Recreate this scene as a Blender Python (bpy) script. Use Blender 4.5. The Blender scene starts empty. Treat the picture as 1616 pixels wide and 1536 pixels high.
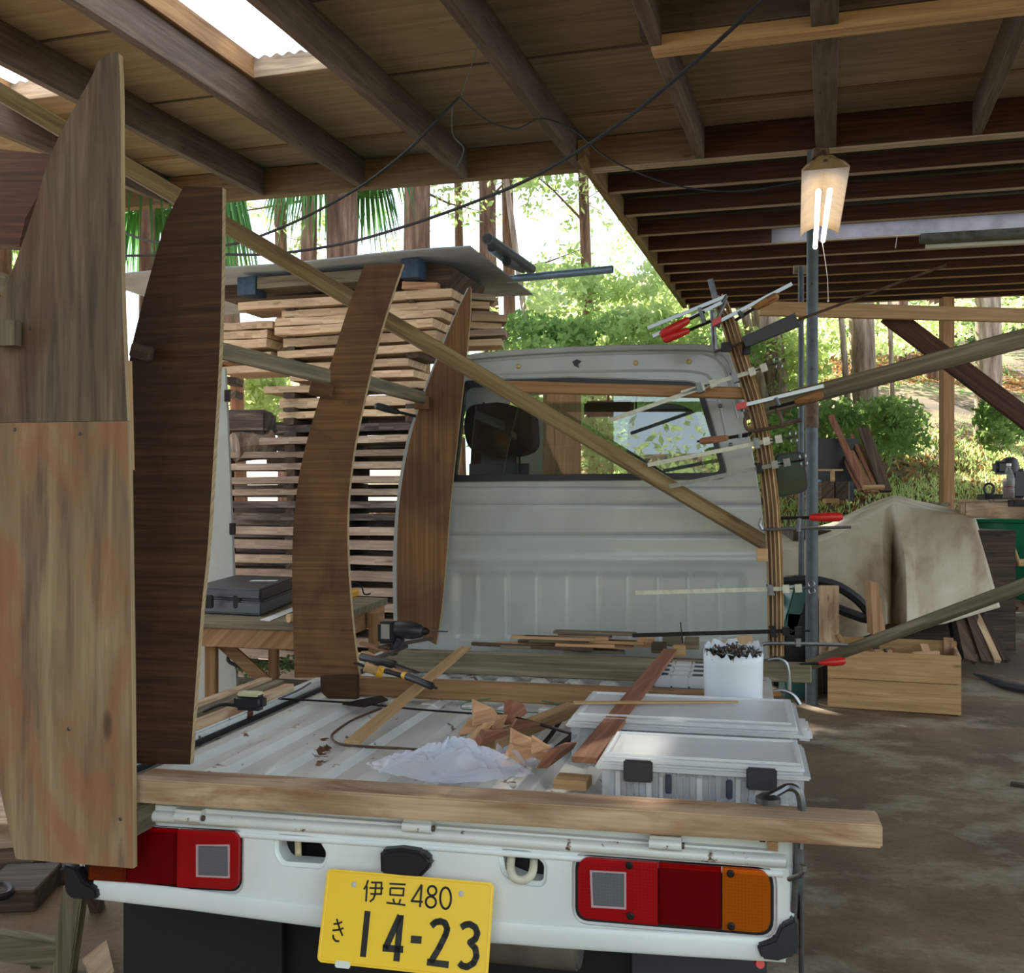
import bpy, bmesh, math, random
import numpy as np
from mathutils import Vector as V, Matrix as M4
rnd = random.Random(7)
C = bpy.context.scene.collection
SC = bpy.context.scene
# ---------------- camera, world, sun, exposure ----------------
F, CX, YH, HC = 1600.0, 808.0, 795.0, 1.28      # focal length in px, principal column, horizon row, eye height
cam_d = bpy.data.cameras.new('camera'); cam = bpy.data.objects.new('camera', cam_d); C.objects.link(cam)
cam.location = (0, 0, HC); cam.rotation_euler = (math.pi/2, 0, 0)
cam_d.sensor_fit = 'HORIZONTAL'; cam_d.sensor_width = 36; cam_d.lens = 36*F/1616; cam_d.shift_y = (YH-768)/1616
cam_d.clip_start = .05; cam_d.clip_end = 300
SC.camera = cam
SC.view_settings.view_transform = 'Standard'; SC.view_settings.look = 'None'
SC.view_settings.gamma = 1; SC.view_settings.use_curve_mapping = False
SC.view_settings.exposure = -0.15
w = bpy.data.worlds.new('sky'); SC.world = w; w.use_nodes = True
bg = w.node_tree.nodes['Background']; bg.inputs[0].default_value = (.74, .86, 1.0, 1); bg.inputs[1].default_value = 3.2
sd = bpy.data.lights.new('sun', 'SUN'); sd.energy = 34; sd.angle = .012; sd.color = (1, .93, .8)
sun = bpy.data.objects.new('sun', sd); C.objects.link(sun)
sun.rotation_euler = V((.48, -1.1, -1.0)).to_track_quat('-Z', 'Y').to_euler(); sun.location = (-5, 12, 14)
SC.cycles.max_bounces = 6; SC.cycles.diffuse_bounces = 4; SC.cycles.transparent_max_bounces = 12
try: SC.cycles.use_denoising = True
except Exception: pass
# ---------------- frames: pixel -> place ----------------
def ray(px, py): return V(((px-CX)/F, 1, (YH-py)/F))
def pv(px, py, Y): return V((0, 0, HC)) + ray(px, py)*Y
def hit(px, py, q, n):
    r = ray(px, py); o = V((0, 0, HC)); return o + r*((q-o).dot(n)/r.dot(n))
YAW = math.radians(13); cs, sn = math.cos(YAW), math.sin(YAW)
TO = V((-.218, 1.965, 0)); TX = V((cs, -sn, 0)); TY = V((sn, cs, 0)); UP = V((0, 0, 1))
def T(x, y, z): return TO + TX*x + TY*y + UP*z
def ty(px, py, y): return hit(px, py, T(0, y, 0), TY)
def tx(px, py, x): return hit(px, py, T(x, 0, 0), TX)
def tz(px, py, z): return hit(px, py, V((0, 0, z)), UP)
# ---------------- mesh builder ----------------
class MB:
    def __init__(s): s.v = []; s.f = []; s.m = []; s.cm = 0
    def add(s, vs, fs):
        b = len(s.v); s.v += [V(p) for p in vs]
        for f in fs: s.f.append(tuple(b+i for i in f)); s.m.append(s.cm)
        return s
    def box(s, c, sx, sy, sz, ax=None):
        X, Y, Z = ax or (V((1, 0, 0)), V((0, 1, 0)), V((0, 0, 1)))
        c = V(c); p = [c+X*(i*sx/2)+Y*(j*sy/2)+Z*(k*sz/2) for k in (-1, 1) for j in (-1, 1) for i in (-1, 1)]
        return s.add(p, [(0, 2, 3, 1), (4, 5, 7, 6), (0, 1, 5, 4), (2, 6, 7, 3), (0, 4, 6, 2), (1, 3, 7, 5)])
    def bar(s, a, b, w, h, up=UP, w1=None, h1=None):
        a, b = V(a), V(b); d = (b-a).normalized(); X = d.cross(up).normalized(); Z = X.cross(d)
        w1 = w1 or w; h1 = h1 or h
        p = [a+X*(i*w/2)+Z*(k*h/2) for k in (-1, 1) for i in (-1, 1)]+[b+X*(i*w1/2)+Z*(k*h1/2) for k in (-1, 1) for i in (-1, 1)]
        return s.add(p, [(0, 2, 3, 1), (4, 5, 7, 6), (0, 1, 5, 4), (2, 6, 7, 3), (0, 4, 6, 2), (1, 3, 7, 5)])
    def prism(s, pts, vec):
        n = len(pts); pts = [V(p) for p in pts]; vec = V(vec)
        return s.add(pts+[p+vec for p in pts], [tuple(range(n))[::-1], tuple(range(n, 2*n))]+[(i, (i+1) % n, n+(i+1) % n, n+i) for i in range(n)])
    def tube(s, pts, r, n=8, closed=False):
        pts = [V(p) for p in pts]; m = len(pts); rings = []
        rr = r if isinstance(r, (list, tuple)) else [r]*m
        d0 = (pts[1]-pts[0]).normalized(); a = d0.cross(UP)
        if a.length < .1: a = d0.cross(V((1, 0, 0)))
        a.normalize()
        for i, p in enumerate(pts):
            if closed: d = pts[(i+1) % m]-pts[i-1]
            else: d = pts[min(i+1, m-1)]-pts[max(i-1, 0)]
            d.normalize(); a = (a-d*a.dot(d)).normalized(); b = d.cross(a)
            rings += [p+(a*math.cos(t*2*math.pi/n)+b*math.sin(t*2*math.pi/n))*rr[i] for t in range(n)]
        fs = [(i*n+t, i*n+(t+1) % n, ((i+1) % m)*n+(t+1) % n, ((i+1) % m)*n+t) for i in range(m if closed else m-1) for t in range(n)]
        if not closed: fs += [tuple(range(n))[::-1], tuple((m-1)*n+t for t in range(n))]
        return s.add(rings, fs)
    def lathe(s, o, ax, prof, n=20):
        o = V(o); ax = V(ax).normalized(); a = ax.cross(V((.3, .9, .1))).normalized(); b = ax.cross(a)
        vs = [o+ax*t+(a*math.cos(k*2*math.pi/n)+b*math.sin(k*2*math.pi/n))*max(r, 1e-4) for r, t in prof for k in range(n)]
        m = len(prof)
        return s.add(vs, [(i*n+k, i*n+(k+1) % n, (i+1)*n+(k+1) % n, (i+1)*n+k) for i in range(m-1) for k in range(n)]+[tuple(range(n))[::-1], tuple((m-1)*n+k for k in range(n))])
    def grid(s, fn, nu, nv, th=None):
        vs = [V(fn(i/nu, j/nv)) for j in range(nv+1) for i in range(nu+1)]; W = nu+1
        fs = [(j*W+i, j*W+i+1, (j+1)*W+i+1, (j+1)*W+i) for j in range(nv) for i in range(nu)]
        if th is None: return s.add(vs, fs)
        th = V(th); n = len(vs); fs2 = [tuple(n+k for k in f[::-1]) for f in fs]
        e = [(i, i+1) for i in range(nu)]+[(nv*W+i+1, nv*W+i) for i in range(nu)]+[((j+1)*W, j*W) for j in range(nv)]+[(j*W+nu, (j+1)*W+nu) for j in range(nv)]
        return s.add(vs+[p+th for p in vs], fs+fs2+[(b, a, a+n, b+n) for a, b in e])
    def build(s, name, mat, parent=None, g=None, bevel=0, smooth=False, seg=2, solid=0):
        me = bpy.data.meshes.new(name); off = parent_loc(parent)
        me.from_pydata([p-off for p in s.v], [], s.f)
        for m in (mat if isinstance(mat, (list, tuple)) else [mat]): me.materials.append(m)
        if max(s.m or [0]) > 0: me.polygons.foreach_set('material_index', s.m)
        bm = bmesh.new(); bm.from_mesh(me)
        if not solid: bmesh.ops.recalc_face_normals(bm, faces=bm.faces)
        if bevel: bmesh.ops.bevel(bm, geom=[e for e in bm.edges if len(e.link_faces) == 2 and e.calc_face_angle(0) > .5], offset=bevel, segments=seg, affect='EDGES', clamp_overlap=True)
        uv = bm.loops.layers.uv.new('uv'); ou, ov = rnd.random()*7, rnd.random()*7
        G = V(g).normalized() if g is not None else longest(s.v)
        for f in bm.faces:
            n = f.normal; 
            if abs(n.dot(G)) > .8:
                a = n.orthogonal().normalized(); b = n.cross(a); kk = .35
                for l in f.loops: l[uv].uv = (l.vert.co.dot(a)*kk*.3+ou, l.vert.co.dot(b)+ov)
            else:
                b = n.cross(G)
                if b.length > 1e-6: b.normalize()
                sgn = 0.0
                for l in f.loops: l[uv].uv = (l.vert.co.dot(G)+ou, l.vert.co.dot(b)+ov+n.x*.37+n.z*.11)
            f.smooth = smooth
        bm.to_mesh(me); bm.free()
        if smooth and hasattr(me, 'set_sharp_from_angle'): me.set_sharp_from_angle(angle=.7)
        o = bpy.data.objects.new(name, me); C.objects.link(o); o.parent = parent
        if solid:
            md = o.modifiers.new('t', 'SOLIDIFY'); md.thickness = solid; md.offset = 0
        return o
def parent_loc(p):
    l = V((0, 0, 0))
    while p is not None: l += p.location; p = p.parent
    return l
def longest(vs):
    xs = [max(p[i] for p in vs)-min(p[i] for p in vs) for i in range(3)]
    a = V((0, 0, 0)); a[xs.index(max(xs))] = 1; return a
def tag(o, label=None, cat=None, group=None, kind=None):
    if label: o['label'] = label
    if cat: o['category'] = cat
    if group: o['group'] = group
    if kind: o['kind'] = kind
    return o
def thing(name, label=None, cat=None, loc=(0, 0, 0), group=None, kind=None):
    o = bpy.data.objects.new(name, None); C.objects.link(o); o.location = loc; o.empty_display_size = .1
    return tag(o, label, cat, group, kind)
def one(mb, name, mat, label, cat, group=None, kind=None, **k):     # a thing that is one mesh, origin at its base
    c = sum(mb.v, V((0, 0, 0)))/len(mb.v); c.z = min(p.z for p in mb.v); mb.v = [p-c for p in mb.v]
    o = mb.build(name, mat, None, **k); o.location = c; return tag(o, label, cat, group, kind)
def arc(c, a, b, r, t0, t1, n=8): return [c+(a*math.cos(t0+(t1-t0)*i/n)+b*math.sin(t0+(t1-t0)*i/n))*r for i in range(n+1)]
def smoothpts(pts, k=6):
    P = [V(p) for p in pts]; out = []
    for i in range(len(P)-1):
        a, b, c, d = P[max(i-1, 0)], P[i], P[i+1], P[min(i+2, len(P)-1)]
        for j in range(k):
            t = j/k; out.append(.5*((2*b)+(c-a)*t+(2*a-5*b+4*c-d)*t*t+(3*b-a-3*c+d)*t**3))
    return out+[P[-1]]
# ---------------- materials ----------------
def lin(h):
    h = h.lstrip('#'); r = [int(h[i:i+2], 16)/255 for i in (0, 2, 4)]
    return tuple((c/12.92 if c <= .04045 else ((c+.055)/1.055)**2.4) for c in r)+(1,)
def newmat(name):
    m = bpy.data.materials.new(name); m.use_nodes = True; nt = m.node_tree; return m, nt, nt.nodes['Principled BSDF']
def nd(nt, t, **k):
    n = nt.nodes.new(t)
    for a, b in k.items():
        if a.startswith('_'): setattr(n, a[1:], b)
        else: n.inputs[a.replace('__', ' ')].default_value = b
    return n
def ramp(nt, fac, stops):
    r = nt.nodes.new('ShaderNodeValToRGB'); e = r.color_ramp.elements
    while len(e) < len(stops): e.new(.5)
    for i, (p, c) in enumerate(stops): e[i].position = p; e[i].color = lin(c) if isinstance(c, str) else c
    nt.links.new(fac, r.inputs[0]); return r.outputs[0]
def mixc(nt, fac, a, b, mode='MIX'):
    m = nt.nodes.new('ShaderNodeMix'); m.data_type = 'RGBA'; m.blend_type = mode
    for s, v in ((m.inputs[0], fac), (m.inputs[6], a), (m.inputs[7], b)):
        if hasattr(v, 'is_linked'): nt.links.new(v, s)
        else: s.default_value = v if not isinstance(v, str) else lin(v)
    return m.outputs[2]
def noise(nt, vec, scale, detail=4, rough=.55, dist=0):
    n = nd(nt, 'ShaderNodeTexNoise', Scale=scale, Detail=detail, Roughness=rough, Distortion=dist)
    if vec is not None: nt.links.new(vec, n.inputs[0])
    return n.outputs[0]
def mapped(nt, src, sc):
    tc = nt.nodes.new('ShaderNodeTexCoord'); mp = nt.nodes.new('ShaderNodeMapping'); mp.inputs['Scale'].default_value = sc
    nt.links.new(tc.outputs[src], mp.inputs[0]); return mp.outputs[0]
def bump(nt, bs, h, strength=.3, dist=.003):
    b = nd(nt, 'ShaderNodeBump', Strength=strength, Distance=dist); nt.links.new(h, b.inputs['Height']); nt.links.new(b.outputs[0], bs.inputs['Normal'])
def plain(name, col, rough=.5, metal=0, spec=.5, noisy=0, nscale=30, **k):
    m, nt, b = newmat(name); c = lin(col) if isinstance(col, str) else col
    b.inputs['Base Color'].default_value = c; b.inputs['Roughness'].default_value = rough; b.inputs['Metallic'].default_value = metal
    b.inputs['Specular IOR Level'].default_value = spec
    if noisy:
        v = mapped(nt, 'Object', (1, 1, 1)); n = noise(nt, v, nscale, 5)
        d = tuple(x*(1-noisy) for x in c[:3])+(1,)
        nt.links.new(ramp(nt, n, [(.35, d), (.65, c)]), b.inputs['Base Color'])
    for a, x in k.items(): b.inputs[a.replace('__', ' ')].default_value = x
    return m
def wood(name, dark, mid, light, su=1.3, sv=26, rough=.75, blot=None, blots=(1.2, 3), blota=.6, knots=.5, var=.25, streak=None, rings=0):
    m, nt, b = newmat(name); L = nt.links.new
    v = mapped(nt, 'UV', (su, sv, 1)); n1 = noise(nt, v, 1.6, 6, .6, .6)
    col = ramp(nt, n1, [(.28, dark), (.5, mid), (.72, light)])
    v3 = mapped(nt, 'UV', (su*.6, sv*4, 1)); n3 = noise(nt, v3, 2.0, 3)
    col = mixc(nt, .16, col, ramp(nt, n3, [(.3, (.25, .25, .25, 1)), (.7, (.85, .85, .85, 1))]), 'OVERLAY')
    if rings:
        wv = nt.nodes.new('ShaderNodeTexWave'); wv.inputs['Scale'].default_value = rings; wv.inputs['Distortion'].default_value = 5; wv.inputs['Detail'].default_value = 2; wv.inputs['Detail Scale'].default_value = .6
        L(mapped(nt, 'UV', (.35, 2.4, 1)), wv.inputs[0])
        col = mixc(nt, .35, col, ramp(nt, wv.outputs[1], [(.2, (.3, .3, .3, 1)), (.8, (.7, .7, .7, 1))]), 'OVERLAY')
    if blot:
        nb = noise(nt, mapped(nt, 'UV', (blots[0], blots[1], 1)), 1.5, 5, .6, .8)
        mk = ramp(nt, nb, [(.48, (0, 0, 0, 1)), (.66, (blota, blota, blota, 1))]); col = mixc(nt, mk, col, blot)
    if streak:
        nb = noise(nt, mapped(nt, 'UV', (.9, 9, 1)), 1.7, 4, .6, .3)
        mk = ramp(nt, nb, [(.55, (0, 0, 0, 1)), (.7, (.75, .75, .75, 1))]); col = mixc(nt, mk, col, streak)
    if knots:
        vo = nd(nt, 'ShaderNodeTexVoronoi', Scale=1.0, Randomness=1.0); L(mapped(nt, 'UV', (3.0, 9, 1)), vo.inputs[0])
        mk = ramp(nt, vo.outputs['Distance'], [(.05, (knots,)*3+(1,)), (.12, (0, 0, 0, 1))]); col = mixc(nt, mk, col, tuple(x*.25 for x in lin(dark)[:3])+(1,))
    oi = nt.nodes.new('ShaderNodeObjectInfo'); mr = nd(nt, 'ShaderNodeMapRange'); L(oi.outputs['Random'], mr.inputs[0]); mr.inputs[3].default_value = 1-var; mr.inputs[4].default_value = 1+var
    hs = nt.nodes.new('ShaderNodeHueSaturation'); L(mr.outputs[0], hs.inputs['Value']); L(col, hs.inputs['Color'])
    L(hs.outputs[0], b.inputs['Base Color']); b.inputs['Roughness'].default_value = rough; b.inputs['Specular IOR Level'].default_value = .3
    bump(nt, b, n1, .35, .002); return m
W_RAFT = wood('rafter_wood', '#43372f', '#55473e', '#6d5e52', var=.12, blot='#7d7168', blots=(.7, 2), blota=.4)
W_BEAM = wood('beam_wood', '#66523a', '#7a6446', '#907858', blot='#5b5220', blota=.3, var=.1)
W_PURL = wood('purlin_wood', '#2a1913', '#43291d', '#573728', var=.15, knots=.2)
W_EDGE = wood('purlin_edge', '#7d6a58', '#9a8670', '#b5a58e', var=.1)
W_PINE = wood('pine', '#98754c', '#ad8a5f', '#c4a174', var=.12)
W_PINEO = wood('pine_orange', '#7d5738', '#96704a', '#ac865d', var=.1)
W_TAN = wood('tan_timber', '#a08465', '#b69a7a', '#cab092', blot='#85593c', blots=(2.4, 9), blota=.75, var=.05, rings=2.2, knots=1.0)
W_GREY = wood('weathered_timber', '#4c4436', '#716650', '#968a70', var=.12)
W_OLIVE = wood('brace_timber', '#54452c', '#77633f', '#94805a', var=.06)
W_STACK = wood('sawn_stack', '#a5876a', '#c6a785', '#dfc4a2', var=.18, blot='#6d5644', blota=.35)
W_STKR = wood('sawn_stack_red', '#8d7763', '#ad9580', '#c8b39b', var=.2, blot='#5c4a42', blota=.4)
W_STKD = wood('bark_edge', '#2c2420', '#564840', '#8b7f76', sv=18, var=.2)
W_RED = wood('cedar', '#6a4432', '#85583f', '#a07055', var=.15)
W_DARK = wood('dark_plank', '#2b2019', '#4a3a2e', '#665240', var=.2)
W_PLYC = wood('ceiling_ply', '#7d6e54', '#8f8064', '#a09172', su=.5, sv=9, var=.2, knots=.4, blot='#6a5232', blots=(.6, 1), blota=.3)
W_FORM = wood('form_ply', '#2c1c0e', '#432c17', '#5a3d22', su=2.2, sv=50, var=.06, knots=.3, blot='#2f1d10', blots=(3, 1.5), blota=.55)
W_FORM2 = wood('form_ply_light', '#553a22', '#694829', '#7d5a38', su=1.0, sv=50, var=.05, knots=.4, blot='#472c16', blots=(3, 2), blota=.6, rings=2)
W_F1U = wood('stained_ply_grey', '#463a2e', '#6b5b48', '#8a775e', su=1.6, sv=20, var=.02, blot='#774c33', blots=(1.5, 4), blota=.6, streak='#3f3a33', knots=.3)
W_F1L = wood('stained_ply_tan', '#6f5a42', '#8f7759', '#aa9272', su=1.4, sv=14, var=.02, blot='#9a6444', blots=(2.2, 4.5), blota=.75, streak='#4f463b', knots=.7)
W_PLYE = wood('ply_edge', '#7b6748', '#a18a66', '#c0aa85', sv=120, var=.05, knots=0)
W_LAM = wood('laminate', '#87684a', '#a5845f', '#c2a27a', su=1, sv=40, var=.4, knots=.2)
W_OFF = wood('offcut', '#9c7350', '#b98e68', '#d1aa84', var=.2, knots=.1)
W_PEG = wood('handle_wood', '#5c3a1c', '#8a5f34', '#a87c4c', var=.15, knots=0)
BLACK = plain('black_plastic', '#191a1c', .45); RUBBER = plain('rubber', '#101112', .6); DGREY = plain('dark_grey', '#3a3f44', .5)
CHROME = plain('bright_steel', '#96999a', .35, 1); STEEL = plain('dull_steel', '#77797a', .45, 1, noisy=.4); IRON = plain('dark_iron', '#2e2a28', .55, .7, noisy=.4)
RUSTY = plain('rusty_steel', '#6a5342', .6, .5, noisy=.5); WBAR = plain('cream_bar', '#c9c4b0', .45, .1, noisy=.25, nscale=40)
GALV = plain('galvanised', '#565e61', .5, .35, noisy=.3, nscale=18); REDP = plain('red_plastic', '#c0211b', .35, 0, .5)
YELP = plain('yellow_plastic', '#d69b22', .4); WHITEP = plain('white_plastic', '#e4e4de', .4); GREENP = plain('green_plastic', '#0f6a48', .35)
CABLE = plain('cable', '#17171a', .6); CABLEG = plain('cable_grey', '#4f5152', .5); STRING = plain('string', '#c9c4bc', .8); PAPER = plain('paper', '#cfd0cc', .8)
PANELW = plain('white_panel', '#a9aca4', .6, noisy=.15, nscale=4); TEALP = plain('teal', '#2f5d57', .4)
def paint(name, base, rust=.5):
    m, nt, b = newmat(name); L = nt.links.new
    v = mapped(nt, 'Object', (1, 1, 1)); n = noise(nt, v, 3.5, 5)
    col = ramp(nt, n, [(.3, base[1]), (.6, base[0])])
    if rust:
        a = noise(nt, v, 26, 6, .65); c2 = noise(nt, mapped(nt, 'Object', (5, 1.6, 3)), 3.6, 4)
        mk = nd(nt, 'ShaderNodeMath', _operation='MULTIPLY'); L(a, mk.inputs[0]); L(c2, mk.inputs[1])
        col = mixc(nt, ramp(nt, mk.outputs[0], [(.37-.03*rust, (0, 0, 0, 1)), (.40-.03*rust, (1, 1, 1, 1))]), col, '#5c3a26')
    L(col, b.inputs['Base Color']); b.inputs['Roughness'].default_value = .32; b.inputs['Coat Weight'].default_value = .3; return m
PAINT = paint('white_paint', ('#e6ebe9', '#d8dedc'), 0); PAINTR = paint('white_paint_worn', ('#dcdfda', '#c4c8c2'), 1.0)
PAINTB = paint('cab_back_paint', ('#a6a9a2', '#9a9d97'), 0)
def lens(name, col, tr=.75):
    m, nt, b = newmat(name); L = nt.links.new; out = nt.nodes['Material Output']
    t = nt.nodes.new('ShaderNodeBsdfTransparent'); t.inputs[0].default_value = lin(col)
    mx = nd(nt, 'ShaderNodeMixShader'); mx.inputs[0].default_value = 1-tr
    b.inputs['Base Color'].default_value = lin(col); b.inputs['Roughness'].default_value = .15; b.inputs['Coat Weight'].default_value = .5
    w1 = nt.nodes.new('ShaderNodeTexWave'); w1.inputs['Scale'].default_value = 55; L(mapped(nt, 'Object', (1, 0, 0)), w1.inputs[0]); w2 = nt.nodes.new('ShaderNodeTexWave'); w2.bands_direction = 'Z'; w2.inputs['Scale'].default_value = 55; L(mapped(nt, 'Object', (0, 0, 1)), w2.inputs[0])
    mm = nd(nt, 'ShaderNodeMath', _operation='ADD'); L(w1.outputs[1], mm.inputs[0]); L(w2.outputs[1], mm.inputs[1]); bump(nt, b, mm.outputs[0], .25, .0006)
    sh = ramp(nt, mm.outputs[0], [(.2, tuple(x*.86 for x in lin(col)[:3])+(1,)), (.9, lin(col))]); L(sh, b.inputs['Base Color']); L(sh, t.inputs[0])
    L(t.outputs[0], mx.inputs[1]); L(b.outputs[0], mx.inputs[2]); L(mx.outputs[0], out.inputs[0]); return m
L_RED = lens('red_lens', '#d21420', .55); L_RED2 = lens('dark_red_lens', '#c40c16', .8); L_AMB = lens('amber_lens', '#f08c14', .72); L_CLR = lens('clear_lens', '#8f969c', .55)
def clearish(name, col, a, rough=.08):
    m, nt, b = newmat(name); L = nt.links.new; out = nt.nodes['Material Output']
    t = nt.nodes.new('ShaderNodeBsdfTransparent'); t.inputs[0].default_value = (1, 1, 1, 1); mx = nd(nt, 'ShaderNodeMixShader'); mx.inputs[0].default_value = a
    b.inputs['Base Color'].default_value = lin(col); b.inputs['Roughness'].default_value = rough
    L(t.outputs[0], mx.inputs[1]); L(b.outputs[0], mx.inputs[2]); L(mx.outputs[0], out.inputs[0]); return m
GLASS = nm = None
def glass(name, tint='#f0f8f4', k=.05):
    m, nt, b = newmat(name); L = nt.links.new; out = nt.nodes['Material Output']
    t = nt.nodes.new('ShaderNodeBsdfTransparent'); t.inputs[0].default_value = lin(tint); g = nt.nodes.new('ShaderNodeBsdfGlossy'); g.inputs['Roughness'].default_value = .01
    fr = nd(nt, 'ShaderNodeFresnel', IOR=1.6); ad = nd(nt, 'ShaderNodeMath', _operation='ADD'); L(fr.outputs[0], ad.inputs[0]); ad.inputs[1].default_value = k
    mx = nd(nt, 'ShaderNodeMixShader'); L(ad.outputs[0], mx.inputs[0]); L(t.outputs[0], mx.inputs[1]); L(g.outputs[0], mx.inputs[2]); L(mx.outputs[0], out.inputs[0]); return m
GLASS = glass('window_glass'); PBOX = clearish('frosted_plastic', '#e2e7ec', .20, .3); PLID = clearish('frosted_lid', '#e6e9ea', .55, .3)
BAG = clearish('thin_bag', '#dfe3f2', .42, .18); SKYL = None; PBUCK = clearish('milky_bucket', '#d5dbe0', .93, .4)
MIRR = plain('mirror', '#9aa5a5', .04, 1)
def tarp_mat():
    m, nt, b = newmat('canvas'); v = mapped(nt, 'Object', (1, 1, 1)); n = noise(nt, v, 2.2, 6, .6, .5)
    nt.links.new(ramp(nt, n, [(.3, '#8c7154'), (.48, '#b0a188'), (.7, '#c8bfab')]), b.inputs['Base Color']); b.inputs['Roughness'].default_value = .85; return m
TARP = tarp_mat()
def ground_mat():
    m, nt, b = newmat('dirt_floor'); L = nt.links.new; v = mapped(nt, 'Object', (1, 1, 1))
    n = noise(nt, v, 1.1, 9, .62, .3); n2 = noise(nt, mapped(nt, 'Object', (.9, 1.2, 1)), 1.3, 9, .68, .2); n3 = noise(nt, v, 45, 4)
    col = ramp(nt, n, [(.3, '#41301f'), (.5, '#5f4a34'), (.7, '#7a6548')])
    col = mixc(nt, ramp(nt, n2, [(.49, (0, 0, 0, 1)), (.60, (.8, .8, .8, 1))]), col, '#918471')
    col = mixc(nt, .3, col, ramp(nt, n3, [(.3, (.3, .3, .3, 1)), (.7, (.7, .7, .7, 1))]), 'OVERLAY')
    L(col, b.inputs['Base Color']); b.inputs['Roughness'].default_value = .8; bump(nt, b, n3, .4, .006); return m
GROUND = ground_mat()
def hill_mat():
    m, nt, b = newmat('hill_soil'); L = nt.links.new; v = mapped(nt, 'Object', (1, 1, 1)); n = noise(nt, v, 1.3, 8, .65)
    L(ramp(nt, n, [(.35, '#3d2f20'), (.5, '#5f4a32'), (.66, '#5f6336'), (.78, '#7c8848')]), b.inputs['Base Color']); b.inputs['Roughness'].default_value = .9; return m
HILL = hill_mat()
def leafm(name, a, bcol, tr=.5):
    m, nt, b = newmat(name); L = nt.links.new; out = nt.nodes['Material Output']
    n = noise(nt, mapped(nt, 'Object', (1, 1, 1)), .9, 4); c = ramp(nt, n, [(.35, a), (.65, bcol)])
    d = nt.nodes.new('ShaderNodeBsdfDiffuse'); t = nt.nodes.new('ShaderNodeBsdfTranslucent'); L(c, d.inputs[0]); L(c, t.inputs[0])
    mx = nd(nt, 'ShaderNodeMixShader'); mx.inputs[0].default_value = tr; L(d.outputs[0], mx.inputs[1]); L(t.outputs[0], mx.inputs[2]); L(mx.outputs[0], out.inputs[0]); return m
LEAF_Y = leafm('leaf_bright', '#9db468', '#d2dea0', .6); LEAF_G = leafm('leaf_green', '#5f7f48', '#98b268', .5); LEAF_D = leafm('leaf_dark', '#3c5230', '#67804c', .4)
LEAF_P = leafm('palm_leaf', '#2f5c3a', '#6d9a58', .4); GRASSM = leafm('grass_blade', '#a4bb68', '#d6e09c', .55); LITTER = leafm('dry_leaf', '#6b4a2c', '#b08a5c', .3)
SKYL = leafm('skylight_sheet', '#f4f8fa', '#ffffff', .9)
nt = SKYL.node_tree; mo_ = nt.nodes['Material Output']; pv_ = mo_.inputs[0].links[0].from_socket; tr_ = nt.nodes.new('ShaderNodeBsdfTransparent'); mx_ = nt.nodes.new('ShaderNodeMixShader'); mx_.inputs[0].default_value = .8
nt.links.new(pv_, mx_.inputs[2]); nt.links.new(tr_.outputs[0], mx_.inputs[1]); nt.links.new(mx_.outputs[0], mo_.inputs[0])
def bark(name, a, b_, c):
    m, nt, b = newmat(name); v = mapped(nt, 'Object', (9, 9, 1.1)); n = noise(nt, v, 1.6, 6, .65)
    nt.links.new(ramp(nt, n, [(.32, a), (.5, b_), (.68, c)]), b.inputs['Base Color']); b.inputs['Roughness'].default_value = .9; bump(nt, b, n, .9, .03); return m
BARK = bark('cedar_bark', '#3d2a20', '#664736', '#8a6c58'); BARKG = bark('grey_bark', '#5a4a3e', '#8c7866', '#b8a694'); TWIG = plain('twig', '#6e5642', .9)
PLATEY = plain('plate_yellow', '#fbd03a', .3); TUBE_LIT = None
# ================= SETTING: ground, hillside, roof =================
def gh(X, Y):      # ground height
    h = .30*max(0, min(1, (Y-6.9)/2.0))
    if Y > 9.2: h += 1.55*(1-math.exp(-((Y-9.2)/1.6)))*max(.12, min(1, (X+.5)/3.2))
    if Y > 12: h += (Y-12)*.30*max(.25, min(1, (X+3)/6))
    return h + .03*math.sin(X*1.7+Y*.9)*(1 if Y > 9 else .15)
g = MB(); g.grid(lambda u, v: (-9+20*u, -3+12.2*v, gh(-9+20*u, -3+12.2*v)), 40, 48)
o = g.build('ground', GROUND, None, g=(1, 0, 0), smooth=True); o['kind'] = 'structure'
g = MB(); g.grid(lambda u, v: (-22+50*u, 9.2+28*v, gh(-22+50*u, 9.2+28*v)+.35*math.sin(u*31)*math.sin(v*23)*v), 80, 70)
o = g.build('hillside', HILL, None, g=(1, 0, 0), smooth=True); o['kind'] = 'structure'
# roof frame: A runs away along the rafters, B runs right
RA = V(((1307-CX)/F, 1, (YH-765)/F)).normalized(); RB = V((3.206, -1, -.049)).normalized(); RN = RB.cross(RA).normalized()
RQ = pv(1281, 235, 6.5)
def rp(px, py, d=0): return hit(px, py, RQ+RN*d, RN)
def ab(p): p = p-RQ; return p.dot(RA), p.dot(RB)
def R(a, b, d=0): return RQ+RA*a+RB*b+RN*d
roof = thing('ceiling', kind='structure', loc=R(0, 0, 0)); roof2 = thing('ceiling', kind='structure', loc=R(2.5, 2, 0))
def rbar(parent, name, mat, a0, b0, a1, b1, w, h, d=0):      # bottom face at offset d
    m = MB(); m.bar(R(a0, b0, d+h/2), R(a1, b1, d+h/2), w, h, RN); return m.build(name, mat, parent, g=(R(a1, b1)-R(a0, b0)), bevel=.003, seg=1)
ends = [(-330, 292), (-70, 292), (190, 292), (378, 292), (556, 287), (722, 273), (905, 256), (1103, 246), (1303, 236), (1543, 210), (1800, 190)]
H1 = .21; NEAR = -8.6; bs = []
for px, py in ends:
    a, b = ab(rp(px, py)); bs.append(b); rbar(roof, 'rafter', W_RAFT, NEAR, b, 0.0, b, .125 if px == 1303 else .058, H1)
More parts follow.
